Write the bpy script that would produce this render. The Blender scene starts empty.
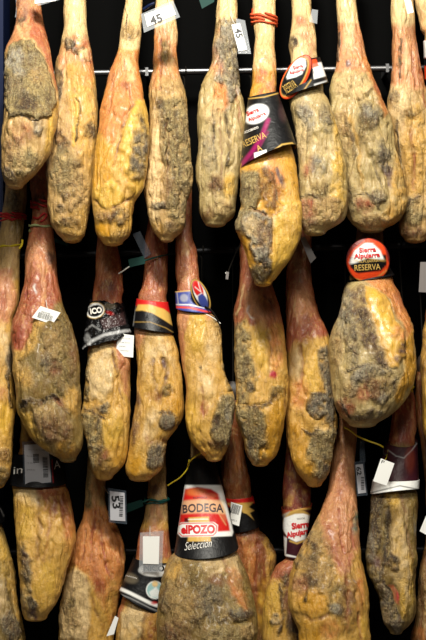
import bpy, math, random
import numpy as np
from mathutils import Vector
C = bpy.context.scene.collection
D, F = 4.5, 1285.0            # camera distance to the plane of the hams, focal length in pixels
CX, CY = 213.0, 320.0

def sc(Y): return (D + Y) / F
def W(px, py, Y):             # photo position at depth Y -> world
    s = sc(Y); return np.array([(px - CX) * s, Y, (CY - py) * s])

# ------------------------------------------------------------------ noise
_rng = np.random.RandomState(7)
_perm = _rng.permutation(4096)
_val = _rng.rand(4096) * 2 - 1
def _h(i, j, k): return _val[_perm[(_perm[(_perm[i & 4095] + j) & 4095] + k) & 4095]]
def noise(x, y, z):
    xi, yi, zi = np.floor(x).astype(int), np.floor(y).astype(int), np.floor(z).astype(int)
    u, v, w = x - xi, y - yi, z - zi
    u, v, w = u*u*(3-2*u), v*v*(3-2*v), w*w*(3-2*w)
    def L(a, b, t): return a + (b - a) * t
    return L(L(L(_h(xi, yi, zi), _h(xi+1, yi, zi), u), L(_h(xi, yi+1, zi), _h(xi+1, yi+1, zi), u), v),
             L(L(_h(xi, yi, zi+1), _h(xi+1, yi, zi+1), u), L(_h(xi, yi+1, zi+1), _h(xi+1, yi+1, zi+1), u), v), w)
def fbm(x, y, z, o=4):
    r, a = 0, 1
    for i in range(o):
        r = r + a * noise(x + 17*i, y + 31*i, z + 7*i); a *= .5; x, y, z = x*2.03, y*2.03, z*2.03
    return r

# ------------------------------------------------------------------ colours
def lin(c):
    c = np.array(c, float) / 255
    return np.where(c <= .04045, c / 12.92, ((c + .055) / 1.055) ** 2.4)
PAL = {k: lin(v) for k, v in dict(
    fat=(208, 160, 72), gold=(208, 150, 38), cream=(222, 190, 134), pale=(228, 204, 155), red=(152, 64, 38),
    pink=(200, 134, 88), rose=(168, 90, 56), orange=(206, 128, 62), mould=(172, 150, 98), tan=(184, 148, 90),
    grey=(132, 120, 98), lgrey=(172, 164, 144), olive=(124, 102, 50), dark=(62, 48, 36), brown=(116, 74, 38), yolk=(216, 170, 64),
    rust=(136, 68, 32), mag=(190, 36, 60), purple=(84, 58, 58), white=(240, 240, 236), black=(14, 14, 16), blood=(120, 40, 30),
    lred=(200, 32, 28), lor=(232, 74, 30), lgold=(208, 168, 84), lyel=(236, 206, 60), lblue=(60, 74, 150), lwine=(58, 20, 30),
    lmag=(150, 20, 90), lgrn=(20, 90, 80), sky=(150, 190, 190), silver=(180, 180, 180)).items()}

# ------------------------------------------------------------------ regions painted as pigment on a surface
def sd_poly(x, y, p):
    p = np.array(p, float).reshape(-1, 2); n = len(p)
    d = np.full(x.shape, 1e9); s = np.ones(x.shape)
    for i in range(n):
        a, b = p[i], p[(i - 1) % n]
        e = b - a; wx, wy = x - a[0], y - a[1]
        t = np.clip((wx*e[0] + wy*e[1]) / max(e @ e, 1e-9), 0, 1)
        d = np.minimum(d, (wx - e[0]*t)**2 + (wy - e[1]*t)**2)
        c1, c2, c3 = y >= a[1], y < b[1], e[0]*wy > e[1]*wx
        s = np.where((c1 & c2 & c3) | (~c1 & ~c2 & ~c3), -s, s)
    return s * np.sqrt(d)
def sd_line(x, y, p):
    p = np.array(p, float).reshape(-1, 2); d = np.full(x.shape, 1e9)
    for a, b in zip(p[:-1], p[1:]):
        e = b - a; wx, wy = x - a[0], y - a[1]
        t = np.clip((wx*e[0] + wy*e[1]) / max(e @ e, 1e-9), 0, 1)
        d = np.minimum(d, np.hypot(wx - e[0]*t, wy - e[1]*t))
    return d
def region_mask(r, x, y):
    k = r[0]
    if k == 'P': d = sd_poly(x, y, r[2])
    elif k == 'L': d = sd_line(x, y, r[2][1:]) - r[2][0]
    else:
        cx, cy, rx, ry = r[2][:4]; an = math.radians(r[2][4] if len(r[2]) > 4 else 0)
        u, v = x - cx, y - cy
        u, v = u*math.cos(an) + v*math.sin(an), -u*math.sin(an) + v*math.cos(an)
        d = (np.hypot(u/rx, v/ry) - 1) * min(rx, ry)
    soft = r[3] if len(r) > 3 else 3
    if len(r) > 3: soft = soft*(.62 if soft > 1.3 else 1)
    m = np.clip(.5 - d / (2*soft), 0, 1)
    return m*m*(3 - 2*m)
# region: (kind, colour, geometry, softness, alpha, height_mm, crust)
def paint(base, regs, x, y, warp=1.0):
    n = x.size
    col = np.tile(PAL[base], (n, 1)); hgt = np.zeros(n); cr = np.zeros(n)
    x2 = x + warp * (1.5*fbm(x/6, y/8, x*0+3, 3)); y2 = y + warp * (1.8*fbm(x/6, y/8, x*0+9, 3))
    for r in regs:
        m = region_mask(r, x2, y2)
        al = r[4] if len(r) > 4 else 1.0
        if warp and al < 1: m = m * np.clip(al * (1.12 + .8*fbm(x/5, y/6, x*0 + 21, 3)), 0, 1)
        else: m = m * al
        if r[1]: col = col + (PAL[r[1]] - col) * m[:, None]
        if len(r) > 5 and r[5]: hgt += m * r[5] * .0019
        c = r[6] if len(r) > 6 else {'mould': .8, 'grey': .9, 'lgrey': .7, 'olive': .8, 'dark': .7, 'tan': .6, 'yolk': -.22, 'gold': -.18}.get(r[1], 0 if r[1] else None)
        if c is not None: cr = cr + (c - cr) * m
    return col, hgt, cr

# ------------------------------------------------------------------ materials
def newmat(name):
    m = bpy.data.materials.new(name); m.use_nodes = True
    nt = m.node_tree; b = nt.nodes['Principled BSDF']
    return m, nt, b
def plain(name, rgb, rough=.5, metal=0, spec=.5, alpha=1, bump=0, bscale=80, trans=0):
    m, nt, b = newmat(name)
    b.inputs['Base Color'].default_value = (*lin(rgb), 1); b.inputs['Roughness'].default_value = rough
    b.inputs['Metallic'].default_value = metal; b.inputs['Specular IOR Level'].default_value = spec
    b.inputs['Alpha'].default_value = alpha; b.inputs['Transmission Weight'].default_value = trans
    if bump:
        t = nt.nodes.new('ShaderNodeTexCoord'); n = nt.nodes.new('ShaderNodeTexNoise'); n.inputs['Scale'].default_value = bscale
        n.inputs['Detail'].default_value = 5
        bp = nt.nodes.new('ShaderNodeBump'); bp.inputs['Strength'].default_value = bump; bp.inputs['Distance'].default_value = .004
        nt.links.new(t.outputs['Object'], n.inputs['Vector']); nt.links.new(n.outputs['Fac'], bp.inputs['Height'])
        nt.links.new(bp.outputs['Normal'], b.inputs['Normal'])
    return m

def ham_material():
    m, nt, b = newmat('cured_meat'); N, K = nt.nodes, nt.links
    def nd(t, **kw):
        n = N.new(t)
        for k, v in kw.items(): setattr(n, k, v)
        return n
    tc = nd('ShaderNodeTexCoord'); oi = nd('ShaderNodeObjectInfo')
    add = nd('ShaderNodeVectorMath', operation='ADD'); K.new(tc.outputs['Object'], add.inputs[0])
    mp = nd('ShaderNodeMapping'); mp.inputs['Scale'].default_value = (1, 1, .32)
    K.new(tc.outputs['Object'], mp.inputs['Vector'])
    col = nd('ShaderNodeAttribute', attribute_name='pigment'); cr = nd('ShaderNodeAttribute', attribute_name='crust')
    def noi(scale, det=5, rough=.6, src=None, dist=0):
        n = nd('ShaderNodeTexNoise'); n.inputs['Scale'].default_value = scale; n.inputs['Detail'].default_value = det
        n.inputs['Roughness'].default_value = rough; n.inputs['Distortion'].default_value = dist
        K.new((src or tc.outputs['Object']), n.inputs['Vector']); return n.outputs['Fac']
    def ramp(f, a, b_, va=0, vb=1):
        r = nd('ShaderNodeMapRange'); r.inputs[1].default_value = a; r.inputs[2].default_value = b_
        r.inputs[3].default_value = va; r.inputs[4].default_value = vb; K.new(f, r.inputs[0]); return r.outputs[0]
    def math_(op, a, b_):
        n = nd('ShaderNodeMath', operation=op)
        for i, v in enumerate((a, b_)):
            if isinstance(v, (int, float)): n.inputs[i].default_value = v
            else: K.new(v, n.inputs[i])
        return n.outputs[0]
    def mix(fac, a, b_, mode='MIX'):
        n = nd('ShaderNodeMix', data_type='RGBA', blend_type=mode)
        for i, v in ((0, fac), (6, a), (7, b_)):
            if isinstance(v, (int, float)): n.inputs[i].default_value = v
            elif isinstance(v, tuple): n.inputs[i].default_value = v
            else: K.new(v, n.inputs[i])
        return n.outputs[2]
    c = col.outputs['Color']; crf = cr.outputs['Fac']
    mp2 = nd('ShaderNodeMapping'); mp2.inputs['Scale'].default_value = (1, 1, .22); mp2.inputs['Rotation'].default_value = (0, .12, 0)
    K.new(tc.outputs['Object'], mp2.inputs['Vector'])
    n1 = noi(16, 4, .6); n2 = noi(62, 5, .68, dist=.8); n3 = noi(170, 4, .7); ns = noi(80, 5, .68, mp.outputs[0], dist=.5); n4 = noi(24, 6, .72, dist=1.2); nt2 = noi(140, 4, .7, mp2.outputs[0], dist=.4)
    hu = mix(ramp(n1, .4, .7, 0, .14), c, tuple(lin((168, 112, 48))) + (1,))          # slow shifts towards tan
    hu = mix(math_('MULTIPLY', ramp(ns, .52, .64), math_('ADD', math_('MULTIPLY', crf, .3), .36)), hu, tuple(lin((112, 70, 30))) + (1,))            # lengthwise fibres
    hu = mix(ramp(ns, .46, .34, 0, .36), hu, tuple(lin((232, 196, 120))) + (1,))
    hu = mix(math_('MULTIPLY', ramp(nt2, .53, .63), math_('ADD', math_('MULTIPLY', crf, .42), .10)), hu, tuple(lin((74, 56, 32))) + (1,))
    hu = mix(math_('MULTIPLY', ramp(nt2, .45, .36), math_('ADD', math_('MULTIPLY', crf, .3), .14)), hu, tuple(lin((226, 204, 146))) + (1,))
    sp = math_('MULTIPLY', ramp(n2, .52, .64), math_('ADD', math_('MULTIPLY', crf, .62), .08))
    hu = mix(sp, hu, tuple(lin((84, 68, 38))) + (1,))                                    # mould blotches
    sp2 = math_('MULTIPLY', ramp(n4, .53, .66), math_('MULTIPLY', crf, .46))
    hu = mix(sp2, hu, tuple(lin((108, 94, 66))) + (1,))
    sp3 = math_('MULTIPLY', ramp(n3, .56, .68), math_('ADD', math_('MULTIPLY', crf, .55), .08))
    hu = mix(sp3, hu, tuple(lin((232, 220, 180))) + (1,))                                # pale bloom and salt specks
    sp4 = math_('MULTIPLY', ramp(n3, .42, .32), math_('ADD', math_('MULTIPLY', crf, .5), .1))
    hu = mix(sp4, hu, tuple(lin((60, 44, 28))) + (1,))
    K.new(hu, b.inputs['Base Color'])
    rg = math_('ADD', ramp(n2, .3, .7, .26, .5), math_('MULTIPLY', crf, .3)); K.new(rg, b.inputs['Roughness'])
    b.inputs['Specular IOR Level'].default_value = .55
    b.inputs['Coat Roughness'].default_value = .22; K.new(math_('SUBTRACT', .14, math_('MULTIPLY', crf, .14)), b.inputs['Coat Weight'])
    hgt = math_('ADD', math_('MULTIPLY', n2, math_('ADD', math_('MULTIPLY', crf, 1.5), .35)),
                math_('ADD', math_('MULTIPLY', n3, math_('ADD', math_('MULTIPLY', crf, .7), .15)), math_('ADD', math_('MULTIPLY', ns, math_('ADD', .62, math_('MULTIPLY', crf, 1.6))), math_('MULTIPLY', nt2, math_('ADD', math_('MULTIPLY', crf, .5), .15)))))
    bp = nd('ShaderNodeBump'); bp.inputs['Strength'].default_value = 1.0; bp.inputs['Distance'].default_value = .009
    K.new(hgt, bp.inputs['Height']); K.new(bp.outputs['Normal'], b.inputs['Normal'])
    return m
M = {}
M['ham'] = ham_material()
def print_material(name, rough, bump):
    m, nt, b = newmat(name)
    a = nt.nodes.new('ShaderNodeAttribute'); a.attribute_name = 'pigment'
    nt.links.new(a.outputs['Color'], b.inputs['Base Color']); b.inputs['Roughness'].default_value = rough; b.inputs['Specular IOR Level'].default_value = .3
    t = nt.nodes.new('ShaderNodeTexCoord'); n = nt.nodes.new('ShaderNodeTexNoise'); n.inputs['Scale'].default_value = 45
    n.inputs['Detail'].default_value = 4; n.inputs['Distortion'].default_value = 1.5
    bp = nt.nodes.new('ShaderNodeBump'); bp.inputs['Strength'].default_value = bump; bp.inputs['Distance'].default_value = .006
    nt.links.new(t.outputs['Object'], n.inputs['Vector']); nt.links.new(n.outputs['Fac'], bp.inputs['Height'])
    nt.links.new(bp.outputs['Normal'], b.inputs['Normal'])
    return m
M['label'] = print_material('printed_band', .42, .3)
M['crinkle'] = print_material('crinkled_band', .22, 1.0)
M['card'] = plain('white_card', (248, 248, 244), .7, spec=.2)
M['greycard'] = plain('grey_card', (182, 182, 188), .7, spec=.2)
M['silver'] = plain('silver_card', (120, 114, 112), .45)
M['ink'] = plain('black_ink', (18, 18, 20), .5)
M['greyink'] = plain('grey_ink', (110, 110, 112), .6)
M['redink'] = plain('red_ink', (204, 30, 36), .45)
M['whiteink'] = plain('white_ink', (236, 232, 224), .45)
M['goldink'] = plain('gold_ink', (206, 170, 92), .35)
M['bodegaink'] = plain('dark_ink', (74, 58, 60), .45)
M['clear'] = plain('clear_sleeve', (200, 205, 210), .12, alpha=.26)
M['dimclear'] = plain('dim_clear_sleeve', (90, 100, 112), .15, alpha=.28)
M['redcord'] = plain('red_cord', (196, 44, 40), .6)
M['orangecord'] = plain('orange_cord', (206, 84, 44), .6)
M['yellowcord'] = plain('yellow_cord', (214, 190, 40), .4)
M['greencord'] = plain('pale_green_cord', (164, 176, 120), .5)
M['tealcord'] = plain('teal_cord', (12, 84, 76), .45)
M['hangcord'] = plain('dark_hanging_cord', (22, 19, 15), .8, spec=.1)
M['whitecord'] = plain('white_cord', (214, 214, 206), .5)
M['hoof'] = plain('dark_hoof', (48, 38, 30), .5, bump=.4)
M['teal'] = plain('teal_tag', (6, 54, 48), .6, spec=.2)
M['rail'] = plain('black_rail', (120, 120, 122), .38, metal=1)
M['shadedrail'] = plain('shaded_black_rail', (34, 34, 36), .5, metal=.8)  # darker copy of the rail metal; shade on the lower rails put into colour
M['wall'] = plain('black_wall', (4, 4, 4), .8, spec=.04, bump=.2, bscale=12)
M['navy'] = plain('navy_post', (14, 26, 58), .45, spec=.2)

# ------------------------------------------------------------------ object helpers
def link(name, me, mat, parent=None):
    o = bpy.data.objects.new(name, me); C.objects.link(o)
    if mat: me.materials.append(mat)
    if parent: o.parent = parent
    return o
def grid_mesh(name, P, closed=True, col=None, cr=None, smooth=True, origin=None):
    nv, nu = P.shape[:2]
    V = P.reshape(-1, 3).copy()
    if origin is not None: V -= origin
    i = np.arange(nv - 1)[:, None] * nu; j = np.arange(nu if closed else nu - 1)[None, :]; j2 = (j + 1) % nu
    Fc = np.stack([i + j, i + nu + j, i + nu + j2, i + j2], -1).reshape(-1, 4)
    me = bpy.data.meshes.new(name)
    me.vertices.add(len(V)); me.vertices.foreach_set('co', V.astype(np.float32).ravel())
    me.loops.add(Fc.size); me.loops.foreach_set('vertex_index', Fc.astype(np.int32).ravel())
    me.polygons.add(len(Fc)); me.polygons.foreach_set('loop_start', (np.arange(len(Fc))*4).astype(np.int32))
    me.update(calc_edges=True)
    if smooth: me.polygons.foreach_set('use_smooth', np.ones(len(Fc), bool))
    if col is not None:
        a = me.attributes.new('pigment', 'FLOAT_COLOR', 'POINT')
        a.data.foreach_set('color', np.c_[col, np.ones(len(col))].astype(np.float32).ravel())
    if cr is not None:
        a = me.attributes.new('crust', 'FLOAT', 'POINT'); a.data.foreach_set('value', cr.astype(np.float32))
    me.validate(); me.update()
    return me
def vf_mesh(name, V, Fs, smooth=False):
    me = bpy.data.meshes.new(name); me.from_pydata([tuple(v) for v in V], [], [tuple(f) for f in Fs])
    if smooth:
        for p in me.polygons: p.use_smooth = True
    me.update(); return me
def tube_mesh(name, pts, r, seg=8, origin=None, closed=False, wob=0):
    pts = np.array(pts, float)
    if origin is not None: pts = pts - origin
    n = len(pts); rings = []
    T = np.roll(pts, -1, 0) - np.roll(pts, 1, 0) if closed else np.gradient(pts, axis=0)
    T /= np.linalg.norm(T, axis=1)[:, None] + 1e-12
    up = np.array([.31, -.2, .93]) if abs(T[:, 2]).mean() < .8 else np.array([1., .1, 0])
    for k in range(n):
        a = np.cross(T[k], up); a /= np.linalg.norm(a) + 1e-12; b = np.cross(T[k], a)
        th = np.arange(seg) * 2*math.pi/seg
        rr = r * (1 + wob*np.cos(2*th + k*1.1))
        rings.append(pts[k] + (np.cos(th)*rr)[:, None]*a + (np.sin(th)*rr)[:, None]*b)
    if closed: rings.append(rings[0])
    me = grid_mesh(name, np.array(rings), True)
    return me
_fc = {}
def text_geo(s, bold=0):
    k = (s, bold)
    if k not in _fc:
        cu = bpy.data.curves.new('t', 'FONT'); cu.body = s; cu.size = 1; cu.align_x = 'CENTER'; cu.align_y = 'CENTER'; cu.offset = bold
        cu.resolution_u = 3
        ob = bpy.data.objects.new('t', cu); me = bpy.data.meshes.new_from_object(ob)
        V = np.array([v.co[:2] for v in me.vertices]); Fs = [tuple(p.vertices) for p in me.polygons]
        lo, hi = V.min(0), V.max(0); V = (V - (lo + hi)/2) / (hi - lo)
        bpy.data.objects.remove(ob); bpy.data.curves.remove(cu); bpy.data.meshes.remove(me)
        _fc[k] = (V, Fs)
    return _fc[k]
def lay_text(surf, s, cx, cy, w, h, rot=0, bold=.02, arc=0, slant=0):
    V, Fs = text_geo(s, bold); an = math.radians(rot)
    x, y = V[:, 0]*w, -V[:, 1]*h
    y = y + arc*((V[:, 0]*2)**2); x = x - slant*y
    X, Y = cx + x*math.cos(an) - y*math.sin(an), cy + x*math.sin(an) + y*math.cos(an)
    return np.array([surf(a, b) for a, b in zip(X, Y)]), Fs
def lay_poly(surf, p):
    p = np.array(p, float).reshape(-1, 2)
    return np.array([surf(a, b) for a, b in p]), [tuple(range(len(p)))[::-1]]
def merge(parts):
    V, Fs, o = [], [], 0
    for v, f in parts:
        V.append(v); Fs += [tuple(i + o for i in q) for q in f]; o += len(v)
    return np.concatenate(V), Fs

# ------------------------------------------------------------------ a ham
class Ham: pass
def smooth_interp(ys, y, v):
    f = np.interp(ys, y, v)
    k = 3; ker = np.exp(-.5*(np.arange(-k*2, k*2+1)/1.3)**2); ker /= ker.sum()
    return np.convolve(np.pad(f, k*2, mode='edge'), ker, 'valid')
def make_ham(label, outline, base, regs, row, yf=.05, group=None, top=None, flat=.8, bands=(), seed=0, ridge=1.0, split=None, yb=.29, rope=True, cat='ham'):
    if row == 2 and yb < .3: yb = .33
    h = Ham(); o = [list(q) for q in outline]
    y0 = o[0][0]; t = top if top is not None else y0 - 55
    w0 = o[0][2] - o[0][1]; c0 = (o[0][1] + o[0][2]) / 2
    slope = 0
    pre = [[t, c0 - w0*.40, c0 + w0*.40], [t + (y0 - t)*.35, c0 - w0*.50, c0 + w0*.50], [t + (y0-t)*.75, c0 - w0*.46, c0 + w0*.46]]
    o = pre + o
    A = np.array(o, float)
    yend = A[-1, 0] + 1.5
    ys = np.arange(t, A[-1, 0], 1.45)
    xl = smooth_interp(ys, A[:, 0], A[:, 1]); xr = smooth_interp(ys, A[:, 0], A[:, 2])
    cx, a = (xl + xr)/2, np.maximum((xr - xl)/2, 1)
    for bd in bands:                                    # the meat is squeezed to fit inside its band
        (tl, tr, bl, br) = bd['q']
        ya, yc = (tl[1] + tr[1])/2, (bl[1] + br[1])/2
        q = np.clip((ys - ya)/(yc - ya), 0, 1)
        bc = (tl[0]+tr[0])/2*(1-q) + (bl[0]+br[0])/2*q; bh = (tr[0]-tl[0])/2*(1-q) + (br[0]-bl[0])/2*q
        inside = np.clip(1 - np.maximum(ya - 4 - ys, ys - yc - 2)/6, 0, 1)
        cx = cx + (bc - cx)*inside; a = np.where(inside > 0, a*(1-inside) + np.minimum(a, bh - 1.6)*inside, a)
    if bands:
        ker = np.ones(3)/3; cx = np.convolve(np.pad(cx, 1, mode='edge'), ker, 'valid'); a = np.convolve(np.pad(a, 1, mode='edge'), ker, 'valid')
    # round off the bottom
    nb = 7; ab, cb, yb_ = a[-1], cx[-1], ys[-1]
    ph = np.linspace(.12, 1, nb) * math.pi/2
    drop = min(ab*.45, 4.0)
    ys = np.r_[ys, yb_ + drop*np.sin(ph)]; a = np.r_[a, np.maximum(ab*np.cos(ph), .05)]; cx = np.r_[cx, np.full(nb, cb)]
    ph = np.linspace(0, .9, 5)*math.pi/2
    ys = np.r_[ys[0] - 2*np.cos(ph), ys]; a = np.r_[np.maximum(a[0]*np.sin(ph), .05), a]; cx = np.r_[np.full(5, cx[0]), cx]
    span = A[-1, 0] - t; q = np.clip((ys - t)/span, 0, 1)
    yc_ = yb + (yf - yb) * (q*q*(3-2*q))**.8
    amax = a.max()
    thick = np.where(a < amax*.5, 1.0, 1.0 + (flat - 1.0)*np.clip((a/amax - .5)/.4, 0, 1))
    h.ys, h.a, h.cx, h.yc, h.thick = ys, a, cx, yc_, thick
    nf, nbk = 78, 26
    th = np.r_[np.linspace(-math.pi/2, math.pi/2, nf, endpoint=False), np.linspace(math.pi/2, 1.5*math.pi, nbk, endpoint=False)]
    S = (sc(yc_))[:, None]
    sn, cs = np.sin(th)[None], np.cos(th)[None]
    X = (cx[:, None] + a[:, None]*sn - CX)*S; Z = (CY - ys[:, None])*S + 0*sn
    # slightly squared front so the haunch is broad rather than egg shaped
    cs2 = np.sign(cs)*np.abs(cs)**.75
    Yd = yc_[:, None] - (a*thick)[:, None]*S*cs2
    P = np.stack([X, Yd, Z], -1)
    # outward direction
    nrm = np.stack([sn + 0*X, -cs + 0*X, 0*X], -1)
    sd = seed*3.7
    wid = (a[:, None]*S)
    amp = np.clip(wid/.10, .12, 1)
    n1 = fbm(X*13 + sd, Yd*13, Z*9 + sd, 3); n2 = fbm(X*34 + sd, Yd*34, Z*13, 3); n3 = fbm(X*75 + sd, Yd*75, Z*55, 3); n5 = fbm(X*24 + sd, Yd*24 + 5, Z*3.6 + sd, 3)
    px = CX + P[..., 0]/(D + P[..., 1])*F; py = CY - P[..., 2]/(D + P[..., 1])*F
    col, hg, cr = paint(base, regs, px.ravel(), py.ravel())
    crr = cr.reshape(X.shape)
    inb = np.ones(len(ys))
    for bd in bands:
        (tl, tr, bl, br) = bd['q']; inb *= np.clip(np.maximum(min(tl[1], tr[1]) - 3 - ys, ys - max(bl[1], br[1]) - 3)/8, .15, 1)
    endf = np.clip((ys[-1] - ys)/6, 0, 1)*inb
    edge = .45 + .55*np.abs(cs)                         # keep the outline, let the face undulate
    disp = (n1*.0120 - np.clip(.22 - np.abs(n5), 0, 1)*.030*ridge + (-np.abs(n2)*.0048 + .0015)*ridge*np.clip(.75 + 1.5*crr, .3, 1.3))*amp*edge + n3*(.0010 + .0028*crr)*amp + hg.reshape(X.shape)*edge
    P = P + nrm*(disp*endf[:, None])[..., None]
    root = bpy.data.objects.new('cured_ham', None); C.objects.link(root)
    org = W(cx[0], ys[0], yc_[0]); org_l = org.copy(); root.location = org
    root['label'] = label; root['category'] = cat
    if group: root['group'] = group
    root.empty_display_size = .05
    h.root, h.org = root, org
    # split into shank and haunch at a ring where the leg widens
    if split is None:
        wtop = a[5:].min() if False else (o[3][2] - o[3][1])/2
        cand = np.where((a > wtop*1.45) & (ys > y0 + 5))[0]
        k = int(cand[0]) if len(cand) else len(ys)//3
    else: k = int(np.argmin(np.abs(ys - split)))
    nu = len(th)
    full = grid_mesh('full', P, True, origin=org)
    vn = np.zeros(len(full.vertices)*3, np.float32); full.vertices.foreach_get('normal', vn); vn = vn.reshape(-1, 3)
    bpy.data.meshes.remove(full)
    for nm, s0, s1 in (('shank', 0, k + 1), ('haunch', k, len(ys))):
        sl = slice(s0*nu, s1*nu)
        me = grid_mesh(nm, P[s0:s1], True, col[sl], cr[sl], origin=org)
        me.normals_split_custom_set_from_vertices([tuple(v) for v in vn[sl]])
        link(nm, me, M['ham'], root)
    # trotter
    if row > 1:
        r0 = a[5]*sc(yb)
        hz = np.array([0, .012, .035, .055, .07]); hr = np.array([r0*.93, r0*1.12, r0*1.08, r0*.8, r0*.3])
        b0 = W(cx[5], ys[5], yc_[5]); rings = []
        for z, r in zip(hz, hr):
            tt = np.arange(20)*2*math.pi/20
            cleft = 1 - .25*np.exp(-(np.cos(tt)**2)*30)*(np.sin(tt) < 0)*(z > .01)
            rings.append(np.c_[b0[0] + r*np.cos(tt)*cleft, b0[1] + r*np.sin(tt)*cleft, b0[2] + z + 0*tt])
        link('trotter', grid_mesh('trotter', np.array(rings)[::-1], True, origin=org), M['hoof'], root)
        ztop = b0[2] + .068; rail_px = RAILS[row]
        top_pt = np.array([b0[0], b0[1], ztop - .03])
        zr = rail_z(rail_px, b0[0])
        pts = []
        for q in np.linspace(0, 1, 6): pts.append([b0[0], b0[1] + (RY - b0[1])*q, ztop - .02 + (zr - .03 - ztop + .02)*q])
        for an in np.linspace(-math.pi/2, 1.35*math.pi, 12): pts.append([b0[0] + .006*math.sin(an*.5), RY + .019*math.cos(an), zr + .019*math.sin(an)])
        link('hanging_cord', tube_mesh('hanging_cord', pts, .003, 6, origin=org), M['hangcord'], root)
    elif row == 1:
        b0 = W(cx[5], ys[5], yc_[5]); zr = rail_z(RAILS[1], b0[0]); pts = []
        for q in np.linspace(0, 1, 6): pts.append([b0[0], b0[1] + (RY - b0[1])*q, b0[2] - .02 + (zr - .03 - b0[2] + .02)*q])
        for an in np.linspace(-math.pi/2, 1.35*math.pi, 12): pts.append([b0[0] + .006*math.sin(an*.5), RY + .019*math.cos(an), zr + .019*math.sin(an)])
        link('hanging_cord', tube_mesh('hanging_cord', pts, .003, 6, origin=org), M['hangcord'], root)
    for bd in bands: make_band(h, **bd)
    return h

def ham_at(h, y): return (np.interp(y, h.ys, h.cx), np.interp(y, h.ys, h.a), np.interp(y, h.ys, h.yc), np.interp(y, h.ys, h.thick))
def front(h, x, y, off=.004):
    c, a, Y, k = ham_at(h, y); u = np.clip((x - c)/max(a, .1), -1, 1)
    return Y - a*k*sc(Y)*abs(math.cos(math.asin(u)))**.75 - off

def make_band(h, q, base='black', regs=(), sag=(2, 2), texts=(), name='paper_band', mat='label', label=None, depth=1.1, tname='printed_lettering', crumple=0.0, shapes=()):
    tl, tr, bl, br = [np.array(p, float) for p in q]
    ym = (tl[1] + tr[1] + bl[1] + br[1])/4; Yc = float(ham_at(h, ym)[2]); kk = float(ham_at(h, ym)[3])
    yt = float(ham_at(h, (tl[1]+tr[1])/2)[2]); yb_ = float(ham_at(h, (bl[1]+br[1])/2)[2])
    def pos(th, v, off=0):
        th, v = np.asarray(th, float), np.asarray(v, float)
        l = tl + (bl - tl)*v[..., None]; r = tr + (br - tr)*v[..., None]
        c, hf = (l + r)/2, (r - l)/2
        x = c[..., 0] + hf[..., 0]*np.sin(th); y = c[..., 1] + hf[..., 1]*np.sin(th) + (sag[0]*(1-v) + sag[1]*v)*np.cos(th)
        Yv = yt + (yb_ - yt)*v; s = sc(Yv); A = hf[..., 0]*s
        X = (x - CX)*s + off*np.sin(th); Z = (CY - y)*s
        Y = Yv - (A*depth*kk + .003 + off)*np.sign(np.cos(th))*np.abs(np.cos(th))**.75
        return np.stack([X, Y, Z], -1), x, y
    nf, nbk, nv = 120, 24, max(12, int(abs(bl[1]-tl[1])*1.6))
    th = np.r_[np.linspace(-math.pi/2, math.pi/2, nf, endpoint=False), np.linspace(math.pi/2, 1.5*math.pi, nbk, endpoint=False)]
    T, V = np.meshgrid(th, np.linspace(0, 1, nv))
    P, x, y = pos(T, V)
    if crumple:
        n = fbm(P[..., 0]*45, P[..., 1]*45, P[..., 2]*45, 3)*crumple
        P = P + np.stack([np.sin(T), -np.cos(T), 0*T], -1)*np.abs(n)[..., None]
        e = (np.abs(V - .5)*2)**4; P[..., 2] += e*fbm(P[..., 0]*60, P[..., 1]*60, P[..., 2]*0, 2)*crumple*1.2
    fr = np.clip(np.cos(T)*6, 0, 1)
    x = x*(1-fr) + fr*(CX + P[..., 0]/(D + P[..., 1])*F); y = y*(1-fr) + fr*(CY - P[..., 2]/(D + P[..., 1])*F)
    col, _, _ = paint(base, regs, x.ravel(), y.ravel(), warp=0)
    me = grid_mesh(name, P, True, col, origin=h.org)
    o = link(name, me, M[mat], h.root)
    sm = o.modifiers.new('thickness', 'SOLIDIFY'); sm.thickness = .001; sm.offset = -1
    if label: o['label'] = label
    lift = .0016 + crumple*.8
    def surf(x, y, off=0):
        a, b = x, y
        for _ in range(3):
            p = surf0(a, b, off); a += x - (CX + p[0]/(D + p[1])*F); b += y - (CY - p[2]/(D + p[1])*F)
        return surf0(a, b, off)
    def surf0(x, y, off=0):
        v, s_ = .5, 0
        for _ in range(14):
            l, r = tl + (bl - tl)*v, tr + (br - tr)*v; c, hf = (l + r)/2, (r - l)/2
            s_ = min(max((x - c[0])/hf[0], -.985), .985)
            cs = math.sqrt(1 - s_*s_); yy = c[1] + hf[1]*s_ + (sag[0]*(1-v) + sag[1]*v)*cs
            v = min(max(v + (y - yy)/max(1, (bl[1]+br[1]-tl[1]-tr[1])/2), -.1), 1.1)
        return pos(math.asin(s_), np.array(v), lift + off)[0]
    h.surf = surf
    by = {}
    for t in texts:
        s, m_ = t[0], t[1]; by.setdefault(m_, []).append(lay_text(surf, s, *t[2:]))
    for k, (m_, parts) in enumerate(by.items()):
        V_, Fs = merge(parts); link(tname, vf_mesh(tname, V_ - h.org, Fs), M[m_], o)
    return o

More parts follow.
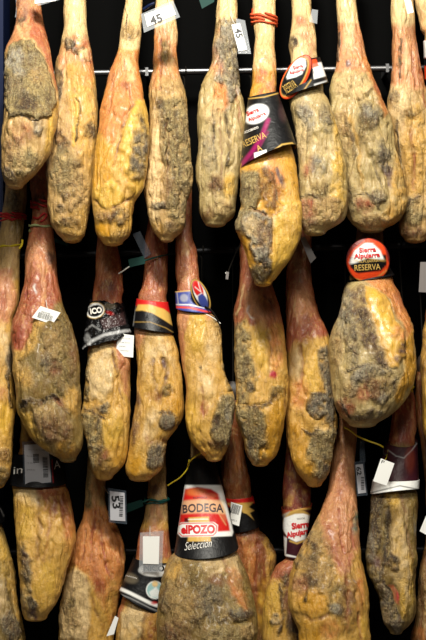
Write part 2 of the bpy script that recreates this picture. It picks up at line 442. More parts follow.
def card(h, q, Y=None, dy=0.0, mat='card', name='price_tag', texts=(), bars=(), sleeve=None, tie=None, tiemat='whitecord', label=None, tilt=0):
    """flat card hung on the ham; q = four corners TL TR BR BL"""
    q = np.array(q, float).reshape(4, 2); c = q.mean(0)
    if Y is None: Y = front(h, c[0], c[1]) - .006
    Y += dy
    def surf(x, y, off=0):
        return W(x, y, Y) + np.array([0, -off + tilt*(x - c[0])*sc(Y) - .08*(y - c[1])*sc(Y), 0])
    def slab(q, off, t, nm, m_, par):
        f = np.array([surf(*p, off + t) for p in q]); b = np.array([surf(*p, off) for p in q])
        V = np.r_[f, b] - h.org
        Fs = [(0, 3, 2, 1), (4, 5, 6, 7)] + [(i, (i+1) % 4, (i+1) % 4 + 4, i+4) for i in range(4)]
        return link(nm, vf_mesh(nm, V, Fs), M[m_], par)
    o = slab(q, 0, .0012, name, mat, h.root)
    if label: o['label'] = label
    by = {}
    for t in texts: by.setdefault(t[1], []).append(lay_text(lambda x, y: surf(x, y, .0018), t[0], *t[2:]))
    for m_, parts in by.items():
        V_, Fs = merge(parts); link('printed_lettering', vf_mesh('printed_lettering', V_ - h.org, Fs), M[m_], o)
    if bars:
        parts = []
        for (x0, y0, x1, y1, n, vert, rot) in bars:
            rnd = random.Random(int(x0*7)); cx_, cy_ = (x0+x1)/2, (y0+y1)/2; an = math.radians(rot)
            for i in range(n):
                w = rnd.uniform(.3, .7)
                if vert: r = (x0 + (x1-x0)*i/n, y0, x0 + (x1-x0)*(i+w)/n, y1)
                else: r = (x0, y0 + (y1-y0)*i/n, x1, y0 + (y1-y0)*(i+w)/n)
                p = []
                for (a_, b_) in ((r[0], r[1]), (r[2], r[1]), (r[2], r[3]), (r[0], r[3])):
                    u, v = a_ - cx_, b_ - cy_; p += [cx_ + u*math.cos(an) - v*math.sin(an), cy_ + u*math.sin(an) + v*math.cos(an)]
                parts.append(lay_poly(lambda x, y: surf(x, y, .0018), p))
        V_, Fs = merge(parts); link('barcode', vf_mesh('barcode', V_ - h.org, Fs), M['ink'], o)
    if sleeve is not None:
        sq, sm = sleeve; slab(np.array(sq, float).reshape(4, 2), -.0012, .0005, 'plastic_sleeve', sm, o)
    if tie is not None:
        a = surf(tie[0], tie[1], .002); e = W(tie[2], tie[3], front(h, tie[2], tie[3], .002))
        pts = [a + (e - a)*t + np.array([0, -.004*math.sin(t*math.pi), -.006*math.sin(t*math.pi)]) for t in np.linspace(0, 1, 8)]
        link('tag_string', tube_mesh('tag_string', pts, .0012, 6, origin=h.org), M[tiemat], h.root)
    return o

def badge_disc(h, cx, cy, rx, ry, rot, Y, tilt_x, regs, name='round_badge', base='black', dome=.012, off=0, lab=None):
    an = math.radians(rot); rings = []; X_, Y_ = [], []
    n, m = 48, 22
    for i in range(m + 1):
        r = i/m; row = []
        for j in range(n):
            t = 2*math.pi*j/n; u, v = rx*r*math.cos(t), ry*r*math.sin(t)
            x, y = cx + u*math.cos(an) - v*math.sin(an), cy + u*math.sin(an) + v*math.cos(an)
            row.append(W(x, y, Y - dome*(1 - r*r) + tilt_x*(x - cx)*.0035)); X_.append(x); Y_.append(y)
        rings.append(row)
    rings.append([p + np.array([0, .003, 0]) for p in rings[-1]]); X_ += X_[-n:]; Y_ += Y_[-n:]
    col, _, _ = paint(base, regs, np.array(X_), np.array(Y_), warp=0)
    o = link(name, grid_mesh(name, np.array(rings), True, col, origin=h.org), M['label'], h.root)
    if lab: o['label'] = lab
    def surf(x, y, o_=0):
        dx, dy = x - cx, y - cy; u = (dx*math.cos(an) + dy*math.sin(an))/rx; v = (-dx*math.sin(an) + dy*math.cos(an))/ry
        return W(x, y, Y - dome*(1 - min(1, u*u + v*v)) + tilt_x*(x - cx)*.0035 - .0025)
    return o, surf
def ring_cord(h, y, mat, r=.0032, slope=0, loops=1, gap=2.2, wob=.35, name='cord', squeeze=1.05, pit=.0):
    """cord tied round the shank"""
    pts = []
    n = 40*loops
    for i in range(n if loops == 1 else n + 1):
        th = 2*math.pi*i/40; yy = y + slope*math.sin(th) + gap*(i/40 - loops/2 if loops > 1 else 0) + .5*math.sin(5*th)
        c, a, Y, k = ham_at(h, yy)
        s = sc(Y); A = a*s*squeeze + r*.7
        pts.append([(c - CX)*s + A*math.sin(th), Y - A*k*math.cos(th), (CY - yy)*s])
    return link(name, tube_mesh(name, pts, r, 8, origin=h.org, closed=(loops == 1), wob=wob), M[mat], h.root)
def strand(h, pts, mat, r=.0015, name='cord', Y=None):
    P = []
    for p in pts:
        yy = p[2] if len(p) > 2 else (Y if Y is not None else front(h, p[0], p[1]) - .003)
        P.append(W(p[0], p[1], yy))
    P = np.array(P); n = len(P); t = np.linspace(0, n - 1, n*5)
    Q = np.stack([np.interp(t, np.arange(n), P[:, i]) for i in range(3)], 1)
    ker = np.ones(5)/5; Q2 = np.stack([np.convolve(np.pad(Q[:, i], 2, mode='edge'), ker, 'valid') for i in range(3)], 1)
    return link(name, tube_mesh(name, Q2, r, 6, origin=h.org), M[mat], h.root)

# ------------------------------------------------------------------ the rack
RY = .40
RAILS = {1: (-110, -111), 2: (74.5, 68), 3: (256.5, 245), 4: (552, 549.5)}
def rail_z(ab, X):
    s = sc(RY); px = CX + X/s
    return (CY - (ab[0] + (ab[1]-ab[0])*px/426)) * s
def structure(name, V, Fs, mat):
    o = link(name, vf_mesh(name, V, Fs), mat); o['kind'] = 'structure'; return o
def boxv(x0, x1, y0, y1, z0, z1):
    V = [(x, y, z) for z in (z0, z1) for y in (y0, y1) for x in (x0, x1)]
    return V, [(0, 2, 3, 1), (4, 5, 7, 6), (0, 1, 5, 4), (2, 6, 7, 3), (0, 4, 6, 2), (1, 3, 7, 5)]
structure('wall_back', *boxv(-1.6, 1.6, .52, .56, -1.9, 1.9), M['wall'])
structure('floor', *boxv(-2.5, 2.5, -5.2, .56, -2.0, -1.9), plain('grey_floor', (96, 90, 84), .5, bump=.1))
structure('trim_1', *boxv(-.95, W(3.2, 0, .34)[0], .34, .50, -1.8, 1.8), M['navy'])
RN = {1: 'black hanging rail holding the top row of hams', 2: 'glossy black rail crossing between the necks of the top row',
      3: 'black rail just under the top row of hams', 4: 'faint black rail at the lowest level behind the bottom row'}
for k, ab in RAILS.items():
    x0, x1 = -.93, 1.1
    pts = [[x0 + (x1-x0)*t, RY, rail_z(ab, x0 + (x1-x0)*t)] for t in np.linspace(0, 1, 12)]
    mid = np.array(pts[6]); root = bpy.data.objects.new('hanging_rail', None); C.objects.link(root); root.location = mid
    root['label'] = RN[k]; root['category'] = 'rail'; root['group'] = 'rails of the rack'
    link('bar', tube_mesh('bar', pts, .0125, 20, origin=mid), M['rail' if k < 3 else 'shadedrail'], root)
    for bx in (-.875, 147, 387 if k != 4 else 397):
        X = bx if bx < 0 else (bx - CX)*sc(RY)
        z = rail_z(ab, X)
        V, Fs = boxv(X - .006, X + .006, RY - .014, .521, z - .016, z + .016)
        link('bracket', vf_mesh('bracket', np.array(V) - mid, Fs), M['rail' if k < 3 else 'shadedrail'], root)
G1, G2, G3 = 'cured hams of the top row', 'cured hams of the middle row', 'cured hams of the bottom row'
# ================================================================== top row
h = make_ham('grey oval mouldy faced ham at the far left of the top row',
 [(0,17,40.5),(20,16.5,43),(30,14.5,46),(40,10.5,48.5),(50,6,51.5),(62,5,52),(75,5,54),(90,5,57),(105,4,58),(118,2,57),(130,1,54.5),(140,.5,52),(150,1,50),(160,1,45),(167,1.5,41),(175,3,35),(183,5,27),(187,9,20)],
 'tan', [('P','pink',[-10,-90,90,-90,90,36,40,42,25,38,5,50],5,1,0,0),('P','rose',[30,10,60,10,60,100,50,72,40,48,30,38],3,1,0,0),
 ('E','dark',(22,20,3,4),3,.6),('E','purple',(24,10,5,12),5,.4),('E','cream',(20,28,3,7),3,.5),
 ('P','mould',[10,48,16,41,25,38.5,34,44,42,58,48,72,54,92,55,105,48,117,38,119,28,116,10,118,4,105,5,75],2,1,5),
 ('E','lgrey',(16,58,8,11,20),4,.85),('E','grey',(33,62,10,8,40),5,.5),('E','grey',(14,85,8,9),6,.5),('E','tan',(38,75,9,9),6,.5,0,.6),
 ('E','dark',(26,104,12,8,-10),4,.75,-2),('E','dark',(47,98,3,8),4,.6),('E','grey',(22,93,7,5),4,.6),('E','lgrey',(20,72,6,5),4,.6),
 ('L','cream',[1.2,25,38,34,44,42,58,50,78,56,98,55,108],1,.9,1.5,0),('L','dark',[.9,8,117,20,114,30,120,40,118,48,112],1.2,.6,-3),
 ('P','yolk',[50,110,60,100,60,135,48,165,44,150],4,.75,0,.1),('E','rose',(22,133,11,9),6,.4,0,.4),('E','lgrey',(38,128,5,7),4,.6),
 ('E','brown',(12,150,9,14),6,.5,0,.7),('E','mould',(25,162,14,14),6,.7,0,.8),('E','dark',(9,176,6,10,-30),4,.5)],
 1, yf=-0.03, group=G1, seed=1)
card(h, [34,-14,56,-16,56,1,35,4], mat='card', name='paper_tag', Y=.08, sleeve=([32,-16,58,-18,59,0,38,6],'clear'), tie=(36,-10,30,-18))
strand(h, [(15,-20),(16.5,0),(17,10),(15.5,18)], 'clear', .003, 'plastic_strip')

h = make_ham('long tan ham with a yellow ridge, second from the left in the top row',
 [(0,65,86),(13,63.5,86.5),(28,64,87),(40,62,89),(50,60,92),(60,57,93),(75,54,95),(90,54.5,97),(105,56,98),(120,54,97.5),(140,49,97),(160,46,95),(175,46,92.5),(190,48,92),(205,48,90),(215,49.5,88.5),(225,51.5,87),(235,58,85),(240,65,80)],
 'tan', [('P','cream',[40,-90,110,-90,110,42,40,42],5,1,0,0),('E','pink',(76,45,10,14),6,.7),('E','rose',(88,60,7,22),5,.7),('E','pink',(63,60,5,12),4,.7),
 ('E','grey',(70,42,5,7),3,.8),('E','dark',(78,50,6,4),3,.5),('L','dark',[1.2,78,52,86,58,90,60],2,.6),('E','cream',(84,53,5,4),3,.8),
 ('P','fat',[66,66,80,62,96,80,98,140,94,200,84,215,78,150,70,110],5,.85,1,.1),('P','orange',[74,62,92,64,94,90,80,82],5,.6,0,0),
 ('P','dark',[55,66,62,70,60,110,56,130,50,120,52,85],4,.55,-2,.6),('L','yolk',[2,75,98,78,110,76,126,74,145],1.6,.85,2.5,0),
 ('L','dark',[.9,76,98,80,108,78,122,76,140],1,.7,-2),('E','dark',(63,146,8,6,-30),4,.75),('E','dark',(90,130,5,8,-30),4,.7),
 ('E','brown',(58,136,7,8),5,.6,0,.7),('E','mould',(62,170,14,22),8,.7,0,.8),('E','dark',(60,208,4,4),3,.6),('E','dark',(66,196,6,5),4,.4),
 ('E','tan',(78,190,10,30),8,.6,0,.8),('P','fat',[55,220,84,205,88,216,80,244,66,246],5,.7,0,.2),('E','dark',(68,222,10,6),4,.5)],
 1, yf=0.08, group=G1, seed=2)

h = make_ham('golden ham with smooth waxy fat and orange shank, third in the top row',
 [(0,125.5,142.5),(20,122,142.5),(35,120,141.5),(50,118.5,140),(62,113.5,138.5),(75,108.5,140.5),(88,105.5,143),(100,103.5,144.5),(115,101,147.5),(130,98,148),(150,95,148),(160,94,147.5),(170,93,146),(190,92.5,142),(200,92.5,135),(215,94,132),(230,95.5,131.5),(237,98,129),(243,104,121)],
 'fat', [('P','cream',[90,-90,160,-90,160,50,90,50],5,1,0,0),('E','tan',(130,32,7,10),5,.6),('P','orange',[110,52,145,48,142,75,148,100,136,104,124,122,112,150,96,128,104,95],5,1,0,0),
 ('E','pink',(114,72,6,14,10),4,.5),('E','cream',(128,68,5,16,-20),5,.5,1.5,0),('L','rust',[1,124,60,126,78,131,98],2,.5,-2),('L','rust',[1,113,75,112,95,107,115],2,.5,-2),('E','rust',(125,86,5,6),3,.5),
 ('L','lgrey',[.8,127,6,126,25],1.5,.4),
 ('P','yolk',[136,103,146,100,150,125,146,185,134,200,120,160,124,130],4,1,4,0),
 ('E','grey',(139,150,8,24,5),5,.85,0,.8),('E','dark',(140,125,5,12),5,.5),('E','dark',(134,172,6,8,20),4,.5),
 ('L','brown',[1.2,135,103,124,122,118,145,114,165],1.6,.7,-4),
 ('E','gold',(102,170,12,32),7,1,0,0),('E','yolk',(109,196,14,13,10),4,1,3,0),('L','brown',[1.2,94,202,104,208,118,206,128,200],1.6,.65,-4),
 ('E','brown',(106,216,12,8),6,.5,0,.5),('E','dark',(121,215,9,9),5,.45,0,.6),('E','gold',(101,232,9,9),5,.7),('E','dark',(120,236,10,6,-20),5,.3)],
 1, yf=-0.01, group=G1, seed=3)

h = make_ham('weathered ham with a white 45 tag across its neck, fourth in the top row',
 [(0,156,174),(20,154,176.5),(30,154,178),(42,154,178),(50,154,176.5),(60,153,177.5),(70,152.5,179),(80,151,181.5),(90,147.5,185),(100,149,187.5),(120,149.5,188.5),(140,149.5,189.5),(160,149,190.5),(175,147.5,192.5),(183,146,193),(192,144,190),(200,146,187),(215,147.5,186),(225,150,186),(233,153.5,181),(240,161,172)],
 'tan', [('P','cream',[130,-90,200,-90,200,50,130,50],5,1,0,0),('P','pink',[140,26,200,26,200,84,140,90],8,.6),('E','olive',(165,52,4,12),3,.6,0,.6),('L','orange',[2,156,36,157,60,158,88],2,.8,1,0),
 ('L','rust',[.9,160,40,160,66,160,90],1.4,.6,-3),('L','rust',[.9,170,44,171,64,172,84],1.5,.5,-2),('E','orange',(176,62,3,20),3,.6),('E','cream',(174,34,4,6),3,.6),
 ('E','tan',(172,84,14,10),8,.6,0,.3),('P','cream',[152,112,162,110,160,170,158,235,148,230,147,190,150,150],4,.85,2,.1),
 ('P','mould',[160,98,186,98,191,180,184,225,168,215,162,150],6,.95,0,1),('E','dark',(158,103,5,8,20),4,.5),('E','dark',(163,120,3,14),3,.5),('L','brown',[1.1,166,120,168,150,166,185],2,.6,-3),('L','dark',[1.1,176,110,178,145,182,185],2,.5,-3),
 ('L','dark',[1,184,130,184,160,180,190],2,.4,-2),('E','grey',(158,206,8,4),3,.8),('E','brown',(168,180,5,20),4,.5),('E','fat',(154,232,8,10),5,.9,0,.1),('E','dark',(172,226,8,6),4,.4),('E','dark',(186,190,5,8),4,.5)],
 1, yf=0.07, group=G1, seed=4, ridge=1.6)
card(h, [144.5,14.5,171.5,4.5,176,14.5,147.5,27], mat='card', Y=.02, texts=[('45','ink',156,19.5,12.5,9,-19,.03)], sleeve=([141,14,173,0,180,17,144,33],'clear'), tie=(170,6,168,-4))
strand(h, [(143,10,.03),(150,5,.02),(155,3,.02)], 'navy', .006, 'plastic_clip')

h = make_ham('narrow grey streaked ham with a 45 tag hanging sideways from its neck',
 [(0,217,237),(20,215,238),(35,213.5,236.5),(50,212,237),(60,212,238),(70,208.5,239.5),(80,203,240.5),(90,199.5,242),(100,198,244),(115,197.5,245),(130,198,246),(150,198,244),(165,195,242),(180,195,238),(190,198,237.5),(200,199,237),(212,199,236.5),(219,201,233),(224,206,224)],
 'mould', [('P','cream',[190,-90,260,-90,260,20,190,20],6,1,0,0),('E','pink',(220,40,6,20),5,.6,0,.2),('P','lgrey',[222,20,240,20,242,90,228,110,216,80,212,50],5,.85,0,.8),('E','grey',(229,60,6,26,-12),5,.6),
 ('E','pink',(214,62,5,14),5,.6),('E','rose',(222,68,3,8),3,.5),('P','orange',[214,84,224,82,230,104,222,112,210,108],5,1,0,.1),('E','cream',(214,112,9,14),7,.6,0,.3),
 ('L','dark',[1,214,110,213,140,216,170],2,.5,-3),('L','dark',[1.4,226,112,229,140,228,165],2,.55,-4),('L','brown',[1.2,221,118,221,150,222,180],2,.5,-3),('L','rust',[1.1,236,85,240,110,242,130],2,.5,-2),
 ('E','yolk',(229,186,6,12),4,.7,1,.2),('E','brown',(215,185,8,10),5,.6,-2,.6),('E','brown',(208,214,8,6),4,.5),('E','tan',(222,208,10,8),5,.5),('E','lgrey',(208,150,7,18),7,.35)],
 1, yf=0.08, group=G1, seed=5, ridge=1.6)
card(h, [231.5,24.5,240,23,247,50,238.5,51.5], mat='card', Y=.03, texts=[('45','ink',238.6,33,10,7,76,.03)], sleeve=([236,18,245,20,251,54,238,54],'clear'), tie=(236,25,230,14))
card(h, [196,-10,216,-12,214,2,202,9], mat='teal', Y=.10, name='green_tag', tie=(214,-8,220,-12))

h = make_ham('bright golden ham with a large black and magenta neck label, in the top row',
 [(0,252,275.5),(10,252,276),(25,253,275.5),(35,255,274.5),(50,253.7,274.5),(65,252.5,276),(90,252,277),(100,250,279),(120,246,283),(140,243,290),(152,240.5,294),(165,240,296.5),(175,239.5,297),(190,241.5,298),(200,242,298.5),(215,239.5,299.7),(225,236,299.7),(232,237.5,299),(245,243,297),(260,248,290),(270,249.5,281.5),(280,253,274.5),(284,256,269)],
 'gold', [('P','cream',[230,-90,300,-90,300,70,230,70],5,1,0,0),('E','orange',(265,62,14,28),8,.4),('E','rose',(260,76,6,8),4,.7),('E','pink',(270,82,6,10),4,.6),('E','rose',(266,94,12,6),5,.5),
 ('P','mould',[240,172,258,170,262,192,256,206,250,212,244,225,236,232,234,222,242,205],3,1,3,1),('P','brown',[258,168,275,166,284,190,276,208,262,206,258,190],5,.6,0,.5),
 ('E','orange',(276,170,7,26,-12),5,.6,1,0),('L','purple',[2.2,276,170,281,180,285,186],2,.8,-2),('L','dark',[1.1,271,172,276,188,284,206],2,.5,-3),
 ('P','lgrey',[248,212,264,210,272,216,272,236,270,262,256,262,250,240,240,232],4,.85,-1,.9),('E','cream',(252,226,8,10),5,.6,0,.5),('E','brown',(264,232,7,14),5,.6,0,.7),
 ('E','dark',(264,267,9,9),4,.8,0,.8),('E','olive',(258,275,9,10),5,.7),('P','yolk',[274,216,284,206,300,200,300,240,290,264,276,282,270,270,274,240],3,1,4,0),
 ('L','brown',[1.2,249,208,262,213,276,214,285,208],1.6,.6,-4),('E','fat',(291,210,8,30),6,.6,0,0),('L','cream',[1.5,274,217,275,228],2,.7)],
 1, yf=-0.08, group=G1, seed=6, bands=[dict(q=((248,98),(278,92),(239.5,171),(296.5,147)), sag=(1.5,-4), base='black', label='black wrap label with gold trim and a white oval',
  regs=[('L','lmag',[2.2,240,166,252,152,262,136,268,120],2.5,.8),('L','lmag',[1,246,168,258,150,268,132],2,.5),('L','lgold',[.45,246,99,264,97,279,93],.7,.9),('L','lgold',[.7,238,172,256,168.5,266,162,274,150.5,282,144.5,292,143,297,147],.8,.9),
   ('E','silver',(256,114,13.8,9.6,-24),1,1),('E','white',(256,114,12.8,8.6,-24),.8,1),('P','white',[254,153,266.5,149.5,267,158,255,163],.6,1),('E','purple',(284,112,5,9),4,.4)],
  texts=[('Sierra','redink',252.5,111.5,13,4.5,-22,.03),('Alpujarra','redink',257,117,19,5,-22,.03),('CORDOBADO','whiteink',249.5,130.5,19,2.4,-22,.01),('RESERVA','goldink',254,139.5,25,6.5,-24,.0),('A','goldink',259,148,5,6,-24,0)])])
ring_cord(h, 19, 'orangecord', .0042, slope=3, loops=2, gap=3.4, name='red_net_cord')
ring_cord(h, 24.5, 'orangecord', .0036, slope=1.5, name='red_net_cord')
strand(h, [(252.5,8),(252,14),(256,19)], 'orangecord', .0026, 'red_net_cord')

h = make_ham('pale mouldy ham with a red crescent badge and black collar, in the top row',
 [(0,291.5,311.5),(15,292,311.5),(25,291.5,314.7),(35,289.8,316),(45,288,316),(55,290,316.5),(65,290.5,317),(85,287,324),(97,288,327),(110,291,331.5),(125,294,336.5),(140,296,341.5),(150,297,343.5),(160,297.5,346),(180,298,347),(200,298,347.5),(212,299,346.5),(220,300,343.5),(227,302,335),(233,305,322)],
 'mould', [('P','cream',[270,-90,340,-90,340,66,270,66],6,1,0,0),('E','pink',(304,30,8,16),6,.7),('E','dark',(293,42,3.2,7),2.5,.9,-3),('E','rose',(308,50,7,12),5,.5),('E','rose',(300,20,5,6),4,.4),
 ('E','lgrey',(305,115,8,14,-20),7,.7),('E','grey',(325,118,6,13,-10),5,.7),('E','cream',(300,138,9,17),8,.5,0,.5),('P','yolk',[332,112,338,126,344,160,346,200,338,224,330,200,334,160],4,.75,2,.2),
 ('E','white',(319,160,3,2,),2,.5),('L','dark',[1.1,304,108,308,130,306,150],2,.35,-2),('E','rose',(308,168,5,10,20),5,.5,0,.4),('E','lgrey',(318,165,9,10),6,.5),
 ('E','rose',(308,208,11,10,10),5,.65,-2,.5),('L','dark',[1.2,302,196,312,194,322,200,326,210],2,.5,-3),('E','tan',(328,210,14,14),6,.7,2,.4),('E','brown',(306,224,12,7),5,.6,0,.6),('E','olive',(322,188,10,8),5,.5),('E','dark',(295,180,4,16),4,.4)],
 1, yf=0.01, group=G1, seed=7, bands=[dict(q=((288,66),(320,58),(280.5,99),(328,83)), sag=(1,2), base='black', label='black collar with a red crescent badge',
  regs=[('P','white',[312,64,322,62,326,76,314,79],1,.9),('P','lor',[306,61,316,59,319,66,310,69],1,.9),
   ('L','lgold',[.5,282,101,294,97,304,90,311,80],.8,.7),('P','silver',[314,84,327,80,327,82,314,86.5],.8,.9)],
  texts=[])])
Yb = float(ham_at(h, 80)[2]) - float(ham_at(h, 80)[1])*sc(.2)*1.08 - .012
o_, sf = badge_disc(h, 296, 77, 11.8, 25, 31, Yb, -.25, [('E','lor',(295,77.5,11.3,25.4,31),.5,1),('E','lgold',(294.6,77,9.6,22.6,31),.5,1),('E','black',(294.2,76.6,8.9,21.6,31),.6,1),
  ('P','white',[300,58,305,59,306,66,302,74,296,77,288,79,286,78,290,68,295,61],.8,1)], name='crescent_badge', dome=.010, lab='red crescent badge with a white top')
for s_, m_, *a_ in (('Sierra','redink',298,66.5,10,3.6,-14,.03),('Alpujarra','redink',296.5,71.5,15,4,-14,.03),('RESERVA','goldink',290,86.5,13,9,-32,.0)):
    V_, Fs = lay_text(sf, s_, *a_); link('printed_lettering', vf_mesh('printed_lettering', V_ - h.org, Fs), M[m_], o_)
card(h, [312,9,318,10,317,24,309,22], mat='clear', name='clear_tag', Y=.17)

h = make_ham('broad pink shanked ham without any label, right of the red crescent badge ham',
 [(0,336,355.5),(15,336.6,357),(30,338,360.5),(45,337,364),(60,337,366.7),(70,335.5,370.5),(80,331.5,373.5),(90,329,378),(100,330,383),(115,330,388),(130,332,392),(145,339,395),(160,343,398),(175,345,403),(190,346,405.7),(203,346.5,406.4),(212,346.5,403.5),(220,349,398.5),(226,354,391),(230,362,380)],
 'mould', [('P','cream',[320,-90,380,-90,380,30,320,30],6,1,0,0),('P','pink',[330,24,365,24,368,60,372,72,335,72],5,1),('E','cream',(350,38,5,12),5,.7),('L','dark',[1.4,339,32,338.5,48,338,60],1.6,.7),('E','purple',(349,65,3,4),2,.6),
 ('P','orange',[360,55,370,60,388,112,384,118,374,92],4,1,0,.1),('P','cream',[334,76,358,72,372,88,362,100,336,96],5,.8,2,.3),('P','rose',[370,78,377,84,386,106,382,106],3,.6),
 ('E','grey',(370,115,10,13,-20),6,.8),('E','olive',(364,128,9,16),7,.6),('E','lgrey',(368,112,5,6),3,.7),('E','tan',(345,130,9,22),8,.7,0,.5),('L','fat',[1.8,350,112,356,140,360,168,364,188],2,.6,2,.2),
 ('L','dark',[1.1,346,118,351,140,354,160],2,.5,-3),('P','purple',[379,160,386,156,394,170,396,188,389,186],3,.75),('E','grey',(384,155,8,14,-15),6,.6),('L','dark',[1.2,370,150,378,176,384,190],2,.5,-3),
 ('E','rose',(364,205,9,8),5,.6,-2,.5),('L','dark',[1.1,352,196,362,192,374,198,380,208],2,.6,-3),('E','grey',(378,196,8,7),4,.6),('P','fat',[396,150,410,180,408,206,392,228,378,224,392,200],5,.8,2,.2),('E','tan',(374,220,14,7),5,.6),('E','mould',(350,200,6,16),6,.6)],
 1, yf=0.135, group=G1, seed=8, ridge=1.4)

h = make_ham('ham with a striped reddish shank and blank white tag, in the top right corner',
 [(0,391,413.5),(15,391,414.5),(35,392.5,415.7),(50,392.5,418),(65,392.5,420.5),(75,391.5,422),(85,390,424),(95,387.5,427),(110,387,430),(125,390,432),(145,393,434),(160,397,434),(180,403,435),(195,405,436),(208,404,435),(215,401.5,434),(225,399,433),(235,400,430),(240,406,424)],
 'tan', [('P','cream',[380,-90,440,-90,440,30,380,30],6,1,0,0),('P','pink',[385,25,425,25,430,90,385,88],6,1),('L','dark',[1,400,38,401,58,399,76],1.6,.6,-2),('L','rust',[1.3,412,48,413,66,416,86],2,.7,-3),('L','cream',[2,407,40,407,62,406,82],2,.5,1),('L','rust',[1.4,420,60,422,85,426,105],2.5,.7),
 ('P','cream',[390,86,408,84,414,100,400,125,388,112],6,.8,1,.2),('E','dark',(394,98,5,8),4,.5),('L','dark',[1.2,396,120,398,145,401,170],2,.5,-2),('P','fat',[406,110,420,104,430,140,424,190,410,196,404,150],6,.8,1,.2),('L','rust',[1.6,411,128,414,160,414,190],2.5,.6,-3),('E','dark',(412,112,8,5),4,.4),
 ('E','mould',(412,212,12,14),7,.8,0,.9),('E','brown',(410,232,14,8),6,.6,0,.4),('L','dark',[1.2,403,214,412,200,418,196],2,.6,-3)],
 1, yf=0.20, group=G1, seed=9, ridge=1.4)
card(h, [402.5,-8,409,-9,413.5,12.5,407.5,14], mat='card', Y=.12, name='paper_tag', tie=(406,-6,402,-12))

h = make_ham('partly hidden ham with a red and white collar at the top right edge',
 [(0,414.5,436),(20,419,438),(35,421.5,440),(45,422,444),(60,424,450),(75,427,456),(90,430,462),(120,435,470),(160,439,474),(200,440,474),(225,444,466)],
 'tan', [('P','cream',[400,-90,470,-90,470,40,400,40],5,1,0,0),('E','orange',(425,25,6,20),6,.5)],
 1, yf=0.26, group=G1, seed=10, bands=[dict(q=((423.5,41),(446,40),(425,80),(460,82)), base='lor', sag=(1,2), label='red and white collar', regs=[('E','white',(424,49,6,9),1,1),('P','black',[416,58,440,58,440,66,416,66],1,1)])])

# ================================================================== middle row
h = make_ham('half visible ham with red cord and yellow tie at the left edge',
 [(185,5,27),(200,4,26.5),(220,2,24),(235,0,22),(247,-2,20),(260,-3,19.5),(280,-5,19),(300,-10,18),(310,-16,16.5),(320,-22,12.5),(340,-28,12),(355,-32,12),(370,-35,12),(385,-36,13.5),(400,-37,15.5),(415,-37,15.5),(430,-35,13),(450,-30,12),(465,-26,11.5),(478,-20,9),(486,-12,3)],
 'fat', [('P','tan',[-20,100,40,100,40,280,-20,280],5,1,0,0),('E','grey',(13,205,9,14),5,.5),('E','olive',(16,230,6,14),5,.5,0,.3),('P','pink',[-10,272,12,268,18,300,10,322,-20,320],5,1),('L','rust',[1.2,7,280,6,300,4,320],2,.5,-2),
 ('E','rose',(3,300,3,22),3,.5),('E','grey',(9,360,4,16),3,.8),('L','dark',[1.6,8,375,10,395,10,408],2,.7),('E','cream',(3,345,7,18),6,.6),('E','rose',(3,395,4,8),4,.4),('E','yolk',(3,420,9,18),6,.7),('E','brown',(3,456,8,8),4,.6,0,.5),('E','olive',(0,475,9,10),5,.7)],
 2, yf=0.07, group=G2, seed=11, top=160)
ring_cord(h, 216, 'redcord', .0042, slope=1.5, loops=2, gap=2.6, name='red_net_cord')
ring_cord(h, 219.5, 'redcord', .003, slope=-1.5, name='red_net_cord')
strand(h, [(2,213),(7,217),(12,221),(18,217),(22,220)], 'redcord', .0035, 'red_net_cord')
ring_cord(h, 246.5, 'yellowcord', .0036, slope=-1, name='yellow_tie')
strand(h, [(19,249),(22,245),(22.5,239)], 'yellowcord', .004, 'yellow_tie', Y=.2)
card(h, [-14,262,3.5,262,3.5,293,-14,293], mat='card', dy=-.0)

h = make_ham('wide olive brown ham with red shank and small tilted barcode tag',
 [(185,30,48.5),(200,32,49),(220,32,50),(230,29.6,53),(245,26.5,54.5),(258,24.8,56),(270,25.5,56.8),(285,24.6,58),(300,20,61.5),(312,16,66),(320,12.8,70),(335,12,74),(350,12.5,78),(370,14,80),(390,15,80.5),(405,16,80.5),(415,19.5,80.5),(430,26.5,82),(440,33,83),(450,45,81.5),(456,54,78),(460,64,75)],
 'olive', [('P','rose',[0,120,90,120,90,310,60,300,46,318,34,322,30,340,22,352,10,350,0,330],4,1,0,0),('P','pink',[22,240,58,240,60,270,22,275],6,.6),('E','red',(32,290,7,20,10),5,.7),('E','red',(50,290,5,18,-12),4,.7),('L','pink',[2,42,262,44,290,42,306],2,.8,2),('L','blood',[1.2,30,262,29,285,22,305],2,.6,-2),
 ('L','white',[.9,36,286,36,294],1.3,.7),('E','red',(17,340,5,16,8),4,1),('L','red',[1.2,52,262,54,284,60,302],2,.6,-3),('E','purple',(50,258,5,6),4,.5),('E','dark',(40,200,5,6),4,.5),
 ('P','fat',[34,318,46,312,42,335,32,352,20,362,16,380,14,350,24,350],4,.9,2,.3),('P','olive',[46,318,62,308,74,340,80,400,60,395,44,360,38,335],5,.9,0,.5),('E','tan',(52,345,10,16),8,.6,0,.4),
 ('E','brown',(56,368,7,8),5,.7,-2,.3),('E','rose',(54,370,3,3),3,.4),('E','fat',(24,378,9,12),6,.7,0,.3),('E','grey',(47,362,5,10),5,.7),('L','dark',[2,20,406,30,400,42,402,54,396,60,402],2.4,.75,-5),('E','dark',(25,402,5,3,-20),3,.7),
 ('L','dark',[1.4,58,400,64,408,68,412],1.5,.9,-5),('E','rust',(62,403,8,3,40),3,.5),('E','fat',(72,400,8,14),5,.7,2,.2),('P','yolk',[20,412,30,412,40,434,50,450,40,446,26,430],3,.75,1,.2),('E','tan',(44,415,12,10),7,.6),('E','brown',(55,430,16,14),8,.6,0,.6),('E','gold',(66,450,10,8),5,.6,0,.3),('E','dark',(68,446,3,4),2,.5),('E','brown',(74,350,5,26),5,.4)],
 2, yf=0, group=G2, seed=12, top=150)
